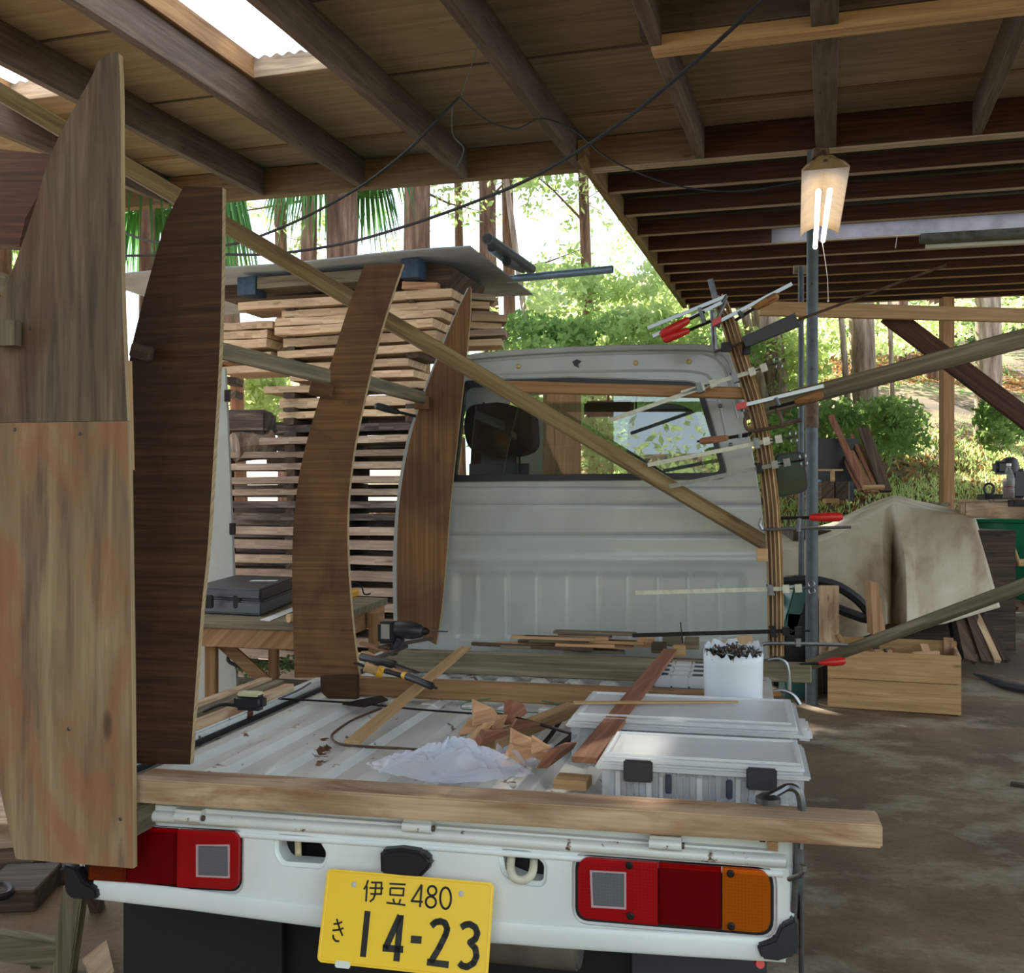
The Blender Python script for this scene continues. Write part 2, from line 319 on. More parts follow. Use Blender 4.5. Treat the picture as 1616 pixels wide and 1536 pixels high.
bmin, bmax = bs[0]-.8, bs[-1]+2.6
rbar(roof, 'eave_beam', W_BEAM, .045, bmin, .045, ab(rp(1106, 250))[1], .09, .206)
rbar(roof, 'eave_beam', W_PURL, .05, ab(rp(1106, 250))[1], .05, bmax, .09, .206)
o = rbar(roof, 'beam_edge', W_EDGE, .05, ab(rp(905, 256))[1], .05, bmax, .095, .012, -.012)
# cross beam near the camera, top right
a1, b1 = ab(rp(1030, 80)); rbar(roof, 'cross_beam', W_PINE, a1, b1, a1, bmax, .10, .075, -.02); rbar(roof, 'cross_beam', W_RAFT, a1, b1-.06, a1, bmax, .13, .15, .057)
# plywood panels and battens above the rafters; two skylight bays
rows = [0.1, -.42, -1.36, -2.30, -3.24, -4.18, -5.12, -6.2, -8.6]
sk1 = [ab(rp(x, y, H1)) for x, y in ((415, 122), (527, 117), (262, 0))]
skA = sk1[0][0]; skL = ab(rp(-8, 165, H1))[0]
def panel(b0, b1, a0, a1, mat=W_PLYC, name='plywood_panel'):
    m = MB(); m.box(R((a0+a1)/2, (b0+b1)/2, H1+.006+rnd.uniform(0, .003)), b1-b0-.002, abs(a1-a0)-.003, .012, (RB, RA, RN)); return m.build(name, mat, roof, g=RB)
allb = [bmin]+bs+[bmax]
for i in range(len(allb)-1):
    for j in range(len(rows)-1):
        a0, a1 = rows[j], rows[j+1]; b0, b1 = allb[i], allb[i+1]
        sky = skA if (i == 5) else (skL if i == 3 else None)
        if sky is not None:
            if a0 <= sky and a0 > sky-2.9: continue
            if a1 < sky < a0: panel(b0, b1, a0, sky); continue
        panel(b0, b1, a0, a1)
for j, a in enumerate(rows[1:-1]):
    for i in range(len(allb)-1):
        if i in (3, 5) and a < -1: continue
        rbar(roof, 'batten', W_RAFT if j else W_BEAM, a, allb[i], a, allb[i+1], .016 if j else .05, .02, H1-.008)
for bi, sa in ((4, skA), (2, skL)):                  # skylight kerbs and clear corrugated sheets
    b0, b1 = bs[bi]+.029, bs[bi+1]-.029
    rbar(roof, 'skylight_kerb', W_EDGE, sa, b0, sa, b1, .045, .14, H1-.005)
    rbar(roof, 'skylight_kerb', W_PINEO, sa, b0+.012, sa-2.9, b0+.012, .03, .14, H1-.01); rbar(roof, 'skylight_kerb', W_EDGE, sa, b1-.01, sa-2.9, b1-.01, .03, .14, H1-.01)
    n = 60; m = MB(); m.grid(lambda u, v: R(sa-.0-2.9*v, b0+(b1-b0)*u, H1+.11+.009*math.sin(u*n*1.0)), n*2, 2); m.build('skylight_sheet', SKYL, roof, g=RA)
# second roof beyond: purlins, rake board, sheet
r0 = ab(rp(905, 250)); r1 = ab(rp(1076, 485))
def rake_b(a): return r0[1]+(r1[1]-r0[1])*(a-r0[0])/(r1[0]-r0[0])
m = MB(); m.bar(R(r0[0]+.05, r0[1]+.04, .06), R(r1[0], r1[1]+.04, .06), .05, .15, RN); m.build('rake_board', W_OLIVE, roof2, g=RA)
for k, y in enumerate((272, 313, 348, 375, 398, 414, 430, 443, 457, 467, 476)):
    a, _ = ab(rp(1400, y)); b0 = rake_b(a)+.07; b1 = bmax+1.5
    mt = W_PURL
    if k == 3:
        bj = ab(rp(1215, 375))[1]; rbar(roof2, 'purlin', W_PURL, a, b0, a, bj, .045, .125, .01); rbar(roof2, 'purlin', plain('skylit_purlin_wood', '#8f8a8e', .7, noisy=.35, nscale=5), a, bj, a, b1, .045, .125, .01)  # pale purlin length: daylight from the roof gap put into its colour
    else: rbar(roof2, 'purlin', mt, a, b0, a, b1, .045, .125, .01)
    rbar(roof2, 'purlin_edge', W_EDGE if k < 6 else W_PINEO, a, b0, a, b1, .047, .010, 0.0)
SHEET = plain('brown_sheet', '#2b1c16', .6, .1)
a3 = ab(rp(1400, 348))[0]; a4 = ab(rp(1400, 375))[0]
def rsheet(a0, a1, b0, b1):
    n = int((b1-b0)/.04); m = MB(); m.grid(lambda u, v: R(a0+(a1-a0)*v, b0+(b1-b0)*u, .15+.008*math.sin(u*n*3.14)), n, 2); m.build('roof_sheet', SHEET, roof2, g=RA)
bj = ab(rp(1230, 360))[1]; aE = ab(rp(1400, 479))[0]
rsheet(.06, a3+.06, rake_b(0)-.05, bmax+1.5); rsheet(a3+.06, a4-.08, rake_b(a4)-.05, bj); rsheet(a4-.08, aE, rake_b(a4)-.05, bmax+1.5)
def wallp(name, a, b, h, mat, x=None):
    t = thing(name, kind='structure', loc=a); d = (b-a); L_ = d.length; d.normalize(); n = d.cross(UP)
    k = 0
    while k*.24 < L_: m = MB(); m.box(a+d*(k*.24+.12)+UP*h/2+n*(.004*(k % 2)), .235, .02, h, (d, n, UP)); m.build('plank', mat, t, g=UP); k += 1
wallp('light_block_back', V((-3.7, -3.3, 0)), V((-2.3, -3.3, 0)), 3.35, W_PURL); wallp('light_block_left', V((-3.7, -3.3, 0)), V((-3.7, .9, 0)), 3.3, W_PURL)  # unseen walls behind and left of the camera, added to block light
# ================= posts, braces, lamps, wires =================
def post(name, label, pts, r, mat, parts=()):
    m = MB(); m.tube(pts, r, 16); return m
b = tz(1281, 1112, 0.0); tp = pv(1283, 238, b.y)
post1 = thing('steel_post', 'thick galvanised steel post standing behind the laminated rib, drilled with holes', 'post', b)
m = MB(); m.tube([b, V((b.x, b.y, 1.28+(YH-640)/F*b.y))], .0385, 18); m.build('pole', GALV, post1, g=UP, smooth=True)
m = MB(); m.tube([V((b.x, b.y, 1.28+(YH-672)/F*b.y)), V((tp.x, b.y, tp.z))], .036, 18); m.build('pole', GALV, post1, g=UP, smooth=True)
m = MB(); m.tube([V((b.x, b.y, 1.28+(YH-676)/F*b.y)), V((b.x, b.y, 1.28+(YH-636)/F*b.y))], .043, 18); m.build('collar', RUSTY, post1, g=UP, smooth=True)
m = MB()
for y in (448, 538, 582): m.lathe(pv(1281, y, b.y-.041), V((0, -1, 0)), [(.008, 0), (.008, .004)], 10)
m.build('bolt_hole', BLACK, post1)
q = V((pv(1265, 600, 7.3).x, 7.3, gh(1.9, 7.3)))
post2 = thing('thin_steel_post', 'thin grey steel pipe post just left of the thick steel post', 'post', q)
m = MB(); m.tube([q, pv(1264, 421, 7.3)], .021, 12); m.build('pole', GALV, post2, g=UP, smooth=True)
m = MB(); m.box(pv(1264, 426, 7.34), .11, .02, .06); m.build('bracket', W_EDGE, post2)
def beam(name, label, cat, p0, p1, w, h, mat, up=UP, group=None, w1=None, h1=None, bev=.004):
    m = MB(); m.bar(p0, p1, w, h, up, w1, h1); return one(m, name, mat, label, cat, group, g=p1-p0, bevel=bev, seg=1)
beam('wooden_beam', 'pale horizontal beam under the far end of the second roof, crossing both steel posts', 'beam', pv(1198, 487, 7.16), pv(1750, 502, 7.5), .05, .10, W_PINE)
beam('diagonal_brace', 'dark brown diagonal brace falling to the right behind the long rising beam', 'brace', pv(1400, 495, 7.45), pv(1700, 722, 7.45), .05, .145, W_PURL)
beam('rising_beam', 'long weathered beam rising to the right from the laminated rib past the steel post', 'beam', pv(1168, 652, 3.9), pv(1700, 512, 3.35), .045, .062, W_GREY)
beam('lower_board', 'long pale board rising to the right from the bed timber above the wooden crate', 'board', pv(1279, 1049, 3.62), pv(1700, 893, 2.75), .045, .035, W_GREY)
beam('corner_post', 'slim orange wooden post standing alone on the grassy bank', 'post', V((pv(1494, 700, 9.6).x, 9.6, gh(4.1, 9.6)-.1)), pv(1494, 470, 9.6), .105, .105, W_PINEO, up=V((0, 1, 0)))
# lit fluorescent lamp
LZ = 4.6
lampc = pv(1300, 320, LZ)
lamp = thing('fluorescent_lamp', 'lit fluorescent lamp with a yellowed hood hanging from the roof beside the steel post', 'lamp', pv(1302, 252, 5.0))
A0, A1 = pv(1305, 260, 4.6), pv(1292, 376, 5.9); dirL = (A1-A0).normalized()
SX = V((1, 0, 0)); SX = (SX-dirL*SX.dot(dirL)).normalized(); SN = SX.cross(dirL).normalized()
if SN.z < 0: SN = -SN
HOOD = plain('yellowed_hood', '#8f7143', .6, noisy=.35, nscale=12)
m = MB()
e0, e1 = pv(1303, 266, 4.6), pv(1293, 372, 5.8)
def hood(u, v):
    c = e0.lerp(e1, v); x = (u-.5)*2; wd = .105-.035*v*0; return c+SX*(x*wd)+SN*(.055*(1-abs(x))**.6)
m.grid(hood, 10, 6, SN*.006); m.build('hood', HOOD, lamp, g=dirL)
m = MB(); m.prism([e0+SX*-.10, e0+SX*.10, e0+SX*.03+SN*.06, e0+SX*-.03+SN*.06], dirL*.006); m.build('end_plate', HOOD, lamp)
TUBE, nt, b_ = newmat('lit_tube'); b_.inputs['Emission Color'].default_value = (1, .96, .9, 1); b_.inputs['Emission Strength'].default_value = 9; b_.inputs['Base Color'].default_value = (1, 1, 1, 1)
for s in (-1, 1):
    t0 = e0.lerp(e1, .2)+SX*.026*s-SN*.03; t1 = e0.lerp(e1, 1.12 if s < 0 else 1.0)+SX*.020*s-SN*.03
    m = MB(); m.tube([t0, t1], .0125, 12); m.build('tube', TUBE, lamp, smooth=True)
m = MB(); m.tube([pv(1300, 240, 4.7), e0+SN*.03], .012, 8); m.box(pv(1294, 243, 4.72), .07, .05, .04); m.build('hanger', RUSTY, lamp)
m = MB(); m.tube([e1+SX*.01, pv(1302, 410, 5.8), pv(1306, 440, 5.8), pv(1307, 474, 5.8)], .0022, 5); m.lathe(pv(1307, 474, 5.8), UP, [(.004, -.01), (.006, 0)], 8); m.build('pull_cord', STRING, lamp)
# unlit lamp
l2 = thing('unlit_batten_lamp', 'unlit fluorescent batten lamp under the second roof at the right edge', 'lamp', pv(1530, 378, 6.6))
d2 = (pv(1800, 364, 6.2)-pv(1451, 383, 6.6)).normalized()
m = MB(); m.bar(pv(1451, 377, 6.6), pv(1451, 377, 6.6)+d2*1.25, .09, .05); m.build('housing', plain('grimy_metal', '#6a6a66', .5, .3, noisy=.6, nscale=14), l2, bevel=.006)
m = MB(); m.tube([pv(1455, 390, 6.6)+d2*.02, pv(1455, 390, 6.6)+d2*1.2], .016, 12); m.build('tube', plain('dead_tube', '#b9b5a5', .3), l2, smooth=True)
m = MB(); m.tube([pv(1416, 372, 6.6), pv(1413, 392, 6.6)], .003, 5); one(m, 'hanging_string', STRING, 'short white cord end hanging under a purlin left of the unlit lamp', 'cord')
# cables
def cable(name, label, pts, r, mat, cat='cable', k=8):
    m = MB(); m.tube(smoothpts(pts, k), r, 7); return one(m, name, mat, label, cat, smooth=True)
cable('thick_cable', 'thick black cable sweeping from the upper right down past the timber stack', [pv(1225, -20, 3.2), pv(1100, 95, 3.5), pv(980, 193, 3.9), pv(850, 275, 4.3), pv(740, 322, 4.7), pv(640, 357, 5.0), pv(540, 385, 5.4), pv(430, 401, 5.6), pv(340, 402, 5.8), pv(180, 404, 6.0)], .0075, CABLE)
cable('black_cable', 'thin black cable rising from the left to a peak under the rafters', [pv(193, 366, 5.9), pv(245, 382, 5.8), pv(350, 388, 5.6), pv(450, 357, 5.4), pv(560, 300, 5.2), pv(640, 240, 5.1), pv(690, 190, 5.0), pv(725, 153, 5.0)], .007, CABLE)
cable('sagging_cable', 'thin dark cable sagging from the peak across to the lit lamp', [pv(725, 153, 5.0), pv(770, 190, 5.2), pv(815, 203, 5.3), pv(855, 187, 5.4), pv(905, 205, 5.4), pv(960, 250, 5.2), pv(1040, 285, 5.0), pv(1110, 300, 4.9), pv(1180, 301, 4.8), pv(1262, 287, 4.7)], .0042, CABLE)
cable('tie_string', 'grey string tying the cable peak up to a rafter', [pv(762, 50, 4.95), pv(745, 100, 4.98), pv(728, 150, 5.0)], .0028, CABLEG, 'string', 2)
cable('hanging_wire_end', 'loose wire end hanging beside the eave below the cable peak', [pv(715, 160, 5.0), pv(713, 190, 5.1), pv(716, 215, 5.2), pv(732, 235, 5.3), pv(722, 262, 5.3)], .003, CABLEG, 'wire')
cable('sky_wire', 'short black wire seen through the skylight', [pv(345, 27, 7.2), pv(400, 25, 7.2), pv(440, 22, 7.2)], .006, CABLE, 'wire', 2)
# ================= timber stack with its sheet cover =================
SF = pv(560, 800, 6.4); SB = V((RB.x, RB.y, 0)).normalized(); SD = V((-SB.y, SB.x, 0))   # SD points away
def sp(px, py, d=0): return hit(px, py, SF+SD*d, SD)
ORD = 'first second third fourth fifth sixth seventh eighth ninth tenth eleventh twelfth thirteenth fourteenth fifteenth sixteenth seventeenth eighteenth nineteenth twentieth'.split()+['twenty-'+x for x in 'first second third fourth fifth sixth seventh eighth ninth'.split()]+['thirtieth']
rr = random.Random(3)
# (y_top, y_bottom at x=620, [(x0, x1)...])
rowsS = [(462, 475, [(377, 713)]), (478, 490, [(440, 712)]), (493, 505, [(345, 427), (436, 697)]), (507, 520, [(300, 418), (437, 686)]), (523, 537, [(300, 420), (441, 683)]), (545, 557, [(300, 425), (438, 668)]), (565, 577, [(345, 640)]), (583, 594, [(452, 648)]), (602, 613, [(412, 671)]),
  (622, 638, [(435, 660)]), (644, 655, [(434, 660)]), (666, 678, [(433, 665)]), (687, 698, [(410, 660)]), (709, 719, [(300, 662)]), (728, 739, [(300, 660)]), (751, 762, [(300, 664)]), (771, 781, [(300, 660)]), (791, 802, [(300, 660)]), (811, 822, [(300, 662)]), (833, 846, [(300, 660)]), (854, 869, [(300, 660)]), (879, 893, [(300, 665)]), (903, 919, [(300, 660)]), (930, 943, [(300, 663)]), (955, 968, [(300, 660)]), (980, 994, [(300, 662)]), (1010, 1024, [(300, 660)]), (1036, 1052, [(300, 664)]), (1066, 1084, [(300, 660)])]
for i, (y0, y1, xs) in enumerate(rowsS):
    for j, (x0, x1) in enumerate(xs):
        z0, z1 = sp(620, y1).z, sp(620, y0).z; a = sp(x0, y0); bq = sp(x1, y0)
        h = z1-z0; zc = (z0+z1)/2; n = 10; m = MB(); dep = .30; wob = rr.uniform(-.03, .05)
        A = V((a.x, a.y, zc))+SD*(dep/2+wob); B = V((bq.x, bq.y, zc))+SD*(dep/2+wob)
        m.grid(lambda u, v: A.lerp(B, u)-SD*(dep/2)+UP*(h*(v-.5)+.0022*math.sin(u*9+i))-SD*(.004*math.sin(u*17+i*3)), n, 1, SD*dep)
        bark_ = i in (17, 18, 11); mat = W_STKD if bark_ else (W_STACK if i < 12 else W_STKR)
        side = '' if len(xs) == 1 else (', left length' if j == 0 else ', right length')
        one(m, 'timber_board', mat, ('dark waney-edged' if bark_ else 'pale sawn' if i < 12 else 'pinkish sawn')+' board in the timber stack, '+ORD[i]+' layer from top'+side, 'board', 'boards of the front tier of the timber stack', g=SB)
        # spacer stickers under each board carry it
        if i+1 < len(rowsS):
            zn = sp(620, rowsS[i+1][0]).z
            if zn < z0-.005:
                for px, wh in ((320, 'leftmost'), (455, 'left'), (540, 'middle'), (648, 'right')):
                    if x0+8 < px < x1-4:
                        m = MB(); s = sp(px, y0); m.box(V((s.x, s.y, (z0+zn)/2))+SD*(.17+rr.uniform(-.02, .02)), rr.uniform(.05, .09), .30, z0-zn+.002, (SB, SD, UP))
                        one(m, 'spacer_block', W_DARK, 'dark '+wh+' spacer block under the '+ORD[i]+' layer of the timber stack'+side, 'spacer', 'spacers between the stacked boards', g=SD)
# rear tier: closes the view through the stack
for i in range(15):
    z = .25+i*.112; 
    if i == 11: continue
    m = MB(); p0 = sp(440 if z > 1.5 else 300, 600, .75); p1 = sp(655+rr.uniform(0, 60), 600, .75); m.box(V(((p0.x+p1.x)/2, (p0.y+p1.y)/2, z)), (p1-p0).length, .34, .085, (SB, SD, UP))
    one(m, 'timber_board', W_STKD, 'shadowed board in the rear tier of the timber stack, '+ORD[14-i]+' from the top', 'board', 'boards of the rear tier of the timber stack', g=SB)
for i, (x0, x1, y0, y1) in enumerate([(700, 765, 478, 489), (690, 778, 494, 505), (720, 784, 511, 521), (700, 792, 528, 538), (690, 786, 543, 553), (705, 775, 562, 572), (742, 790, 500, 511), (730, 770, 467, 476)]):
    m = MB(); p0 = sp(x0, y0, .55); p1 = sp(x1, y0, .55); zc = (sp(x0, y0, .55).z+sp(x0, y1, .55).z)/2; A = V((p0.x, p0.y, zc)); B = V((p1.x, p1.y, zc+rr.uniform(-.02, .02))); m.bar(A, B+SD*.1, .22, p0.z-sp(x0, y1, .55).z)
    one(m, 'short_timber', W_STKR if i % 2 else W_STACK, 'short timber end poking out right of the timber stack, '+ORD[i]+' of the stubs', 'timber', 'timber stubs right of the stack', g=SB)
# packing timbers and pallet bits under the sheet
def slab(name, label, cat, x0, y0, x1, y1, th, dep, mat, d=0, group=None):
    m = MB(); a, bq = sp(x0, y0, d), sp(x1, y1, d); m.bar(a+SD*dep/2, bq+SD*dep/2, dep, th); return one(m, name, mat, label, cat, group, g=SB, bevel=.003, seg=1)
slab('packing_beam', 'weathered grey packing beam under the left of the sheet roof', 'beam', 405, 447, 590, 433, .075, .2, W_GREY, -.02)
slab('blue_block', 'blue painted block end at the left under the sheet roof', 'block', 374, 452, 403, 450, .12, .14, plain('blue_paint', '#34495e', .7, noisy=.4), -.03)
slab('blue_block', 'blue painted block end right of the third curved form', 'block', 632, 424, 660, 422, .12, .16, plain('blue_paint_b', '#34485c', .7, noisy=.4), -.03)
slab('packing_beam', 'dark recessed packing beam on top of the stack', 'beam', 345, 458, 720, 440, .12, .5, W_DARK, .3)
slab('packing_beam', 'short dark crate end right of the blue block on the stack', 'beam', 664, 428, 712, 440, .14, .6, W_DARK, .1)
slab('packing_beam', 'tan block lying below the right blue block', 'beam', 634, 450, 690, 452, .05, .5, W_OFF, .05)
# corrugated sheet
sA, sB = sp(140, 443, -.15), sp(742, 386, -.15); sA.z = sB.z = (sA.z+sB.z)/2; sDv = V((RA.x, RA.y, 0)).normalized()
def sheetf(u, v):
    p = sA.lerp(sB, u)+sDv*(1.35*v)+UP*(.01*math.sin(u*9)-.02*v); p.z += .006*math.sin(v*1.35/.032*2*3.14159); return p
m = MB(); m.grid(sheetf, 16, 250, (0, 0, .004)); one(m, 'corrugated_sheet', plain('sheet_metal', '#a3abb0', .5, .3, noisy=.2, nscale=6), 'grey corrugated metal sheet roofing the timber stack', 'metal sheet', g=SD)
for k, (p0, p1, r, mt, lb) in enumerate([(pv(800, 441, 6.9), pv(967, 425, 6.7), .026, plain('blue_pipe', '#8aa5bd', .4, .5), 'long blue-grey pipe sticking out right of the sheet roof'), (pv(769, 377, 6.15), pv(838, 425, 7.0), .036, GALV, 'open-ended round pipe lying on the sheet, topmost of the pipes'), (pv(776, 391, 6.3), pv(800, 410, 6.8), .032, plain('blue_pipe_b', '#7891a8', .4, .5), 'short bluish pipe on the sheet below the open-ended pipe'), (pv(800, 413, 6.5), pv(825, 424, 7.0), .032, GALV, 'short steel pipe lying at the corner of the sheet roof')]):
    m = MB(); m.tube([p0, p1], r, 14)
    e_ = p1 if k == 0 else p0; q_ = (e_-(p0 if k == 0 else p1)).normalized()*.002
    n0 = len(m.f); m.lathe(e_+q_, q_, [(r*.82, 0), (r*.82, .001)], 14); m.m[n0:] = [1]*(len(m.f)-n0)  # black disc on the pipe end, painting the shade inside it
    o = one(m, 'steel_pipe', [mt, BLACK], lb, 'pipe', smooth=True)
# ================= TRUCK =================
truck = thing('pickup_truck', 'small white pickup truck with a flat bed, seen from behind', 'truck', T(0, 0, 0))
TAX = (TX, TY, UP)
def tb(m, x, y, z, sx, sy, sz): return m.box(T(x, y, z), sx, sy, sz, TAX)
def filled(outer, holes, name, mat, parent, th, dirv, bevel=0, smooth=False):   # polygon with holes, given thickness along dirv
    bm = bmesh.new(); loops = [outer]+holes; nrm = V(dirv).normalized(); es = []
    for lp in loops:
        vs = [bm.verts.new(p-parent_loc(parent)) for p in lp]; es += [bm.edges.new((vs[i], vs[(i+1) % len(vs)])) for i in range(len(vs))]
    bmesh.ops.triangle_fill(bm, edges=es, use_beauty=True, normal=nrm)
    r = bmesh.ops.extrude_face_region(bm, geom=list(bm.faces)); bmesh.ops.translate(bm, verts=[g_ for g_ in r['geom'] if isinstance(g_, bmesh.types.BMVert)], vec=V(dirv)*th)
    bmesh.ops.recalc_face_normals(bm, faces=bm.faces)
    if bevel:
        eds = [e for e in bm.edges if len(e.link_faces) == 2 and e.calc_face_angle(0) > .7 and abs((e.verts[0].co-e.verts[1].co).normalized().dot(nrm)) < .5 and (e.verts[0].co+parent_loc(parent)-outer[0]).dot(nrm) < th/2]
        bmesh.ops.bevel(bm, geom=eds, offset=bevel, segments=3, affect='EDGES', clamp_overlap=True)
    bm.loops.layers.uv.new('uv')
    me = bpy.data.meshes.new(name); bm.to_mesh(me); bm.free(); me.materials.append(mat)
    if smooth:
        me.polygons.foreach_set('use_smooth', [True]*len(me.polygons)); me.set_sharp_from_angle(angle=.6)
    o = bpy.data.objects.new(name, me); C.objects.link(o); o.parent = parent; return o
def rrpx(pts, r, n=5):     # rounded polygon in pixels
    out = []
    for i, p in enumerate(pts):
        p = V(p+(0,)) if len(p) == 2 else V(p); a = V(tuple(pts[i-1][:2])+(0,)); b = V(tuple(pts[(i+1) % len(pts)][:2])+(0,))
        ri = r[i] if isinstance(r, (list, tuple)) else r
        u = (a-p).normalized()*ri; w_ = (b-p).normalized()*ri
        for k in range(n+1):
            t = k/n; q = (p+u)*(1-t)**2+p*2*t*(1-t)+(p+w_)*t*t; out.append((q.x, q.y))
    return out
FY = 0.0
def fy(pts, y=FY): return [ty(a, b, y) for a, b in pts]
outer = [(110, 1290), (232, 1281), (640, 1308), (1000, 1334), (1180, 1348), (1236, 1352), (1250, 1362), (1254, 1385), (1254, 1440), (1250, 1512), (1232, 1521), (1190, 1520), (950, 1502), (860, 1497), (780, 1492), (720, 1488), (640, 1484), (560, 1476), (500, 1466), (400, 1450), (300, 1438), (160, 1422), (128, 1405), (108, 1375)]
holeL = rrpx([(438, 1322), (500, 1327), (513, 1348), (508, 1366), (446, 1362), (437, 1345)], 7); holeR = rrpx([(791, 1346), (838, 1350), (858, 1366), (856, 1394), (832, 1392), (797, 1378)], 8)
lampR = [(911, 1352), (1218, 1374), (1218, 1476), (911, 1451)]; lampL = [(140, 1300), (378, 1314), (377, 1406), (135, 1391)]
LR = rrpx(lampR, [20, 26, 26, 20]); LL = rrpx(lampL, [12, 16, 16, 12])
gr_ = lambda L_, k: [((x-sum(p[0] for p in L_)/len(L_))*k+sum(p[0] for p in L_)/len(L_), (y-sum(p[1] for p in L_)/len(L_))*(1+(k-1)*2)+sum(p[1] for p in L_)/len(L_)) for x, y in L_]
bp = filled(fy(outer), [fy(holeL), fy(holeR), fy(gr_(LR, 1.012)), fy(gr_(LL, 1.012))], 'rear_panel', PAINT, truck, .045, TY, .008, True)
# rounded lower bulge and upper lip
def roll(px, name, mat, rz, ry, y=0, dz=0, n=12):
    P = fy(px, y); m = MB(); nn = len(P)
    m.grid(lambda u, v: (lambda i, f: (P[i].lerp(P[min(i+1, nn-1)], f)))(int(min(u*(nn-1), nn-1.001)), u*(nn-1)-int(min(u*(nn-1), nn-1.001)))+UP*(rz*math.cos(v*math.pi)+dz)-TY*(ry*math.sin(v*math.pi)), (nn-1)*3, n)
    return m.build(name, mat, truck, g=TX, smooth=True)
roll([(150, 1403), (300, 1420), (500, 1446), (860, 1477), (1100, 1492), (1240, 1500)], 'bumper_roll', PAINT, .022, .007)
roll([(232, 1287), (640, 1314), (1000, 1341), (1180, 1355), (1240, 1359)], 'upper_lip', PAINTR, .012, .014)
roll([(232, 1308), (640, 1335), (1000, 1362), (1235, 1380)], 'upper_step', PAINT, .006, .005)
# dark cavity behind holes, tow loops
for cxx in (-.31, .21): m = MB(); tb(m, cxx, .1, .60, .14, .1, .095); m.build('cavity', RUBBER, truck)
m = MB(); m.tube(smoothpts([ty(808, 1345, .03), ty(806, 1370, .0), ty(812, 1386, -.015), ty(827, 1389, -.015), ty(840, 1378, -.01), ty(843, 1352, .03)], 5), .008, 10); m.build('tow_loop', plain('cream_steel', '#d9d4bd', .4, noisy=.2), truck, smooth=True)
m = MB(); m.tube([ty(470, 1322, .02), ty(471, 1350, .0)], .0065, 10); m.build('tow_hook', plain('cream_steel_b', '#d3c39a', .4, noisy=.3), truck, smooth=True)
# hinges
for px, py in ((298, 1290), (659, 1306), (1050, 1333)):
    hg = thing('hinge', loc=(0, 0, 0)); hg.parent = truck; p = ty(px, py, -.018); hg.location = p-T(0, 0, 0)
    m = MB(); m.tube([p-TX*.029, p+TX*.029], .010, 12); m.box(p+TY*.008+UP*.006, .056, .02, .018, TAX); m.build('hinge_barrel', PAINTR, hg, smooth=True)
    m = MB(); m.tube([p+TX*.030, p+TX*.034], .006, 8); m.build('hinge_pin', RUSTY, hg)
# tail lamps
SILV = plain('reflector', '#d8d8d8', .18, .85)
def tail(L_, segs, clear, bulbs, screws, name='tail_lamp'):
    tl = thing(name, loc=(0, 0, 0)); tl.parent = truck; c = ty(sum(p[0] for p in L_)/len(L_), sum(p[1] for p in L_)/len(L_), 0); tl.location = c-T(0, 0, 0)
    filled(fy(gr_(L_, 1.02), .006), [], 'gasket', BLACK, tl, .012, TY)
    b_ = MB(); b_.prism(fy(gr_(L_, .99), .045), TY*.03); b_.build('housing', plain('lamp_housing', '#5c4644', .5), tl)
    for (pts, mat, nm) in segs:
        filled(fy(pts, -.014), [], nm, mat, tl, .010, TY, .004, True)
        m = MB(); n_ = 14                                      # fine vertical prisms of the lens
        x0, x1 = min(p[0] for p in pts)+8, max(p[0] for p in pts)-6; yb = [p[1] for p in pts]; y0, y1 = min(yb)+14, max(yb)-14
    filled(fy(clear[0], -.0185), [], 'clear_lens', L_CLR, tl, .008, TY, .002)
    cx = sum(p[0] for p in clear[0])/4; cy = sum(p[1] for p in clear[0])/4
    filled(fy([((x-cx)*1.12+cx, (y-cy)*1.10+cy) for x, y in clear[0]], -.0165), [fy([((x-cx)*.97+cx, (y-cy)*.97+cy) for x, y in clear[0]], -.0165)], 'lens_rim', plain('lens_rim', '#c0a0a4', .3), tl, .005, TY)
    for (px, py, r, mt) in bulbs:
        p = ty(px, py, .03); m = MB(); m.lathe(p, -TY, [(.004, .0), (r*.5, .004), (r*.8, .011), (r, .024)], 20); m.build('reflector', mt, tl, smooth=True)
        m = MB(); m.lathe(p, -TY, [(.004, 0), (.010, .006), (.011, .014), (.006, .022), (.001, .024)], 12); m.build('bulb', mt, tl, smooth=True)
    for px, py in screws:
        p = ty(px, py, -.015); m = MB(); m.lathe(p, -TY, [(.007, 0), (.007, .002), (.004, .0035)], 12); m.build('screw', IRON, tl)
R_R = R_A = plain('white_reflector', '#ffffff', .35)
tail(LR, [(rrpx([(912, 1354), (1038, 1363), (1038, 1461), (912, 1449)], [20, 1, 1, 20]), L_RED, 'red_lens'), ([(1039, 1363), (1138, 1370), (1138, 1468), (1039, 1460)], L_RED2, 'dark_red_lens'), (rrpx([(1140, 1370), (1216, 1376), (1216, 1474), (1140, 1468)], [1, 24, 24, 1]), L_AMB, 'amber_lens')],
     [[(934, 1377), (985, 1380), (985, 1433), (936, 1430)]], [(960, 1405, .022, SILV)], [(993, 1366), (995, 1446), (1153, 1379), (1154, 1462)])
tail(LL, [(rrpx([(377, 1315), (280, 1310), (279, 1400), (376, 1405)], [16, 1, 1, 16]), L_RED, 'red_lens'), ([(278, 1310), (200, 1305), (199, 1394), (277, 1399)], L_RED2, 'dark_red_lens'), ([(198, 1305), (142, 1301), (137, 1390), (197, 1394)], lens('shaded_amber_lens', '#a8401a', .7), 'amber_lens')],  # outer amber lens: shade beside the plywood form put into its colour
     [[(312, 1336), (359, 1336), (359, 1384), (312, 1382)]], [(336, 1361, .022, SILV)], [])
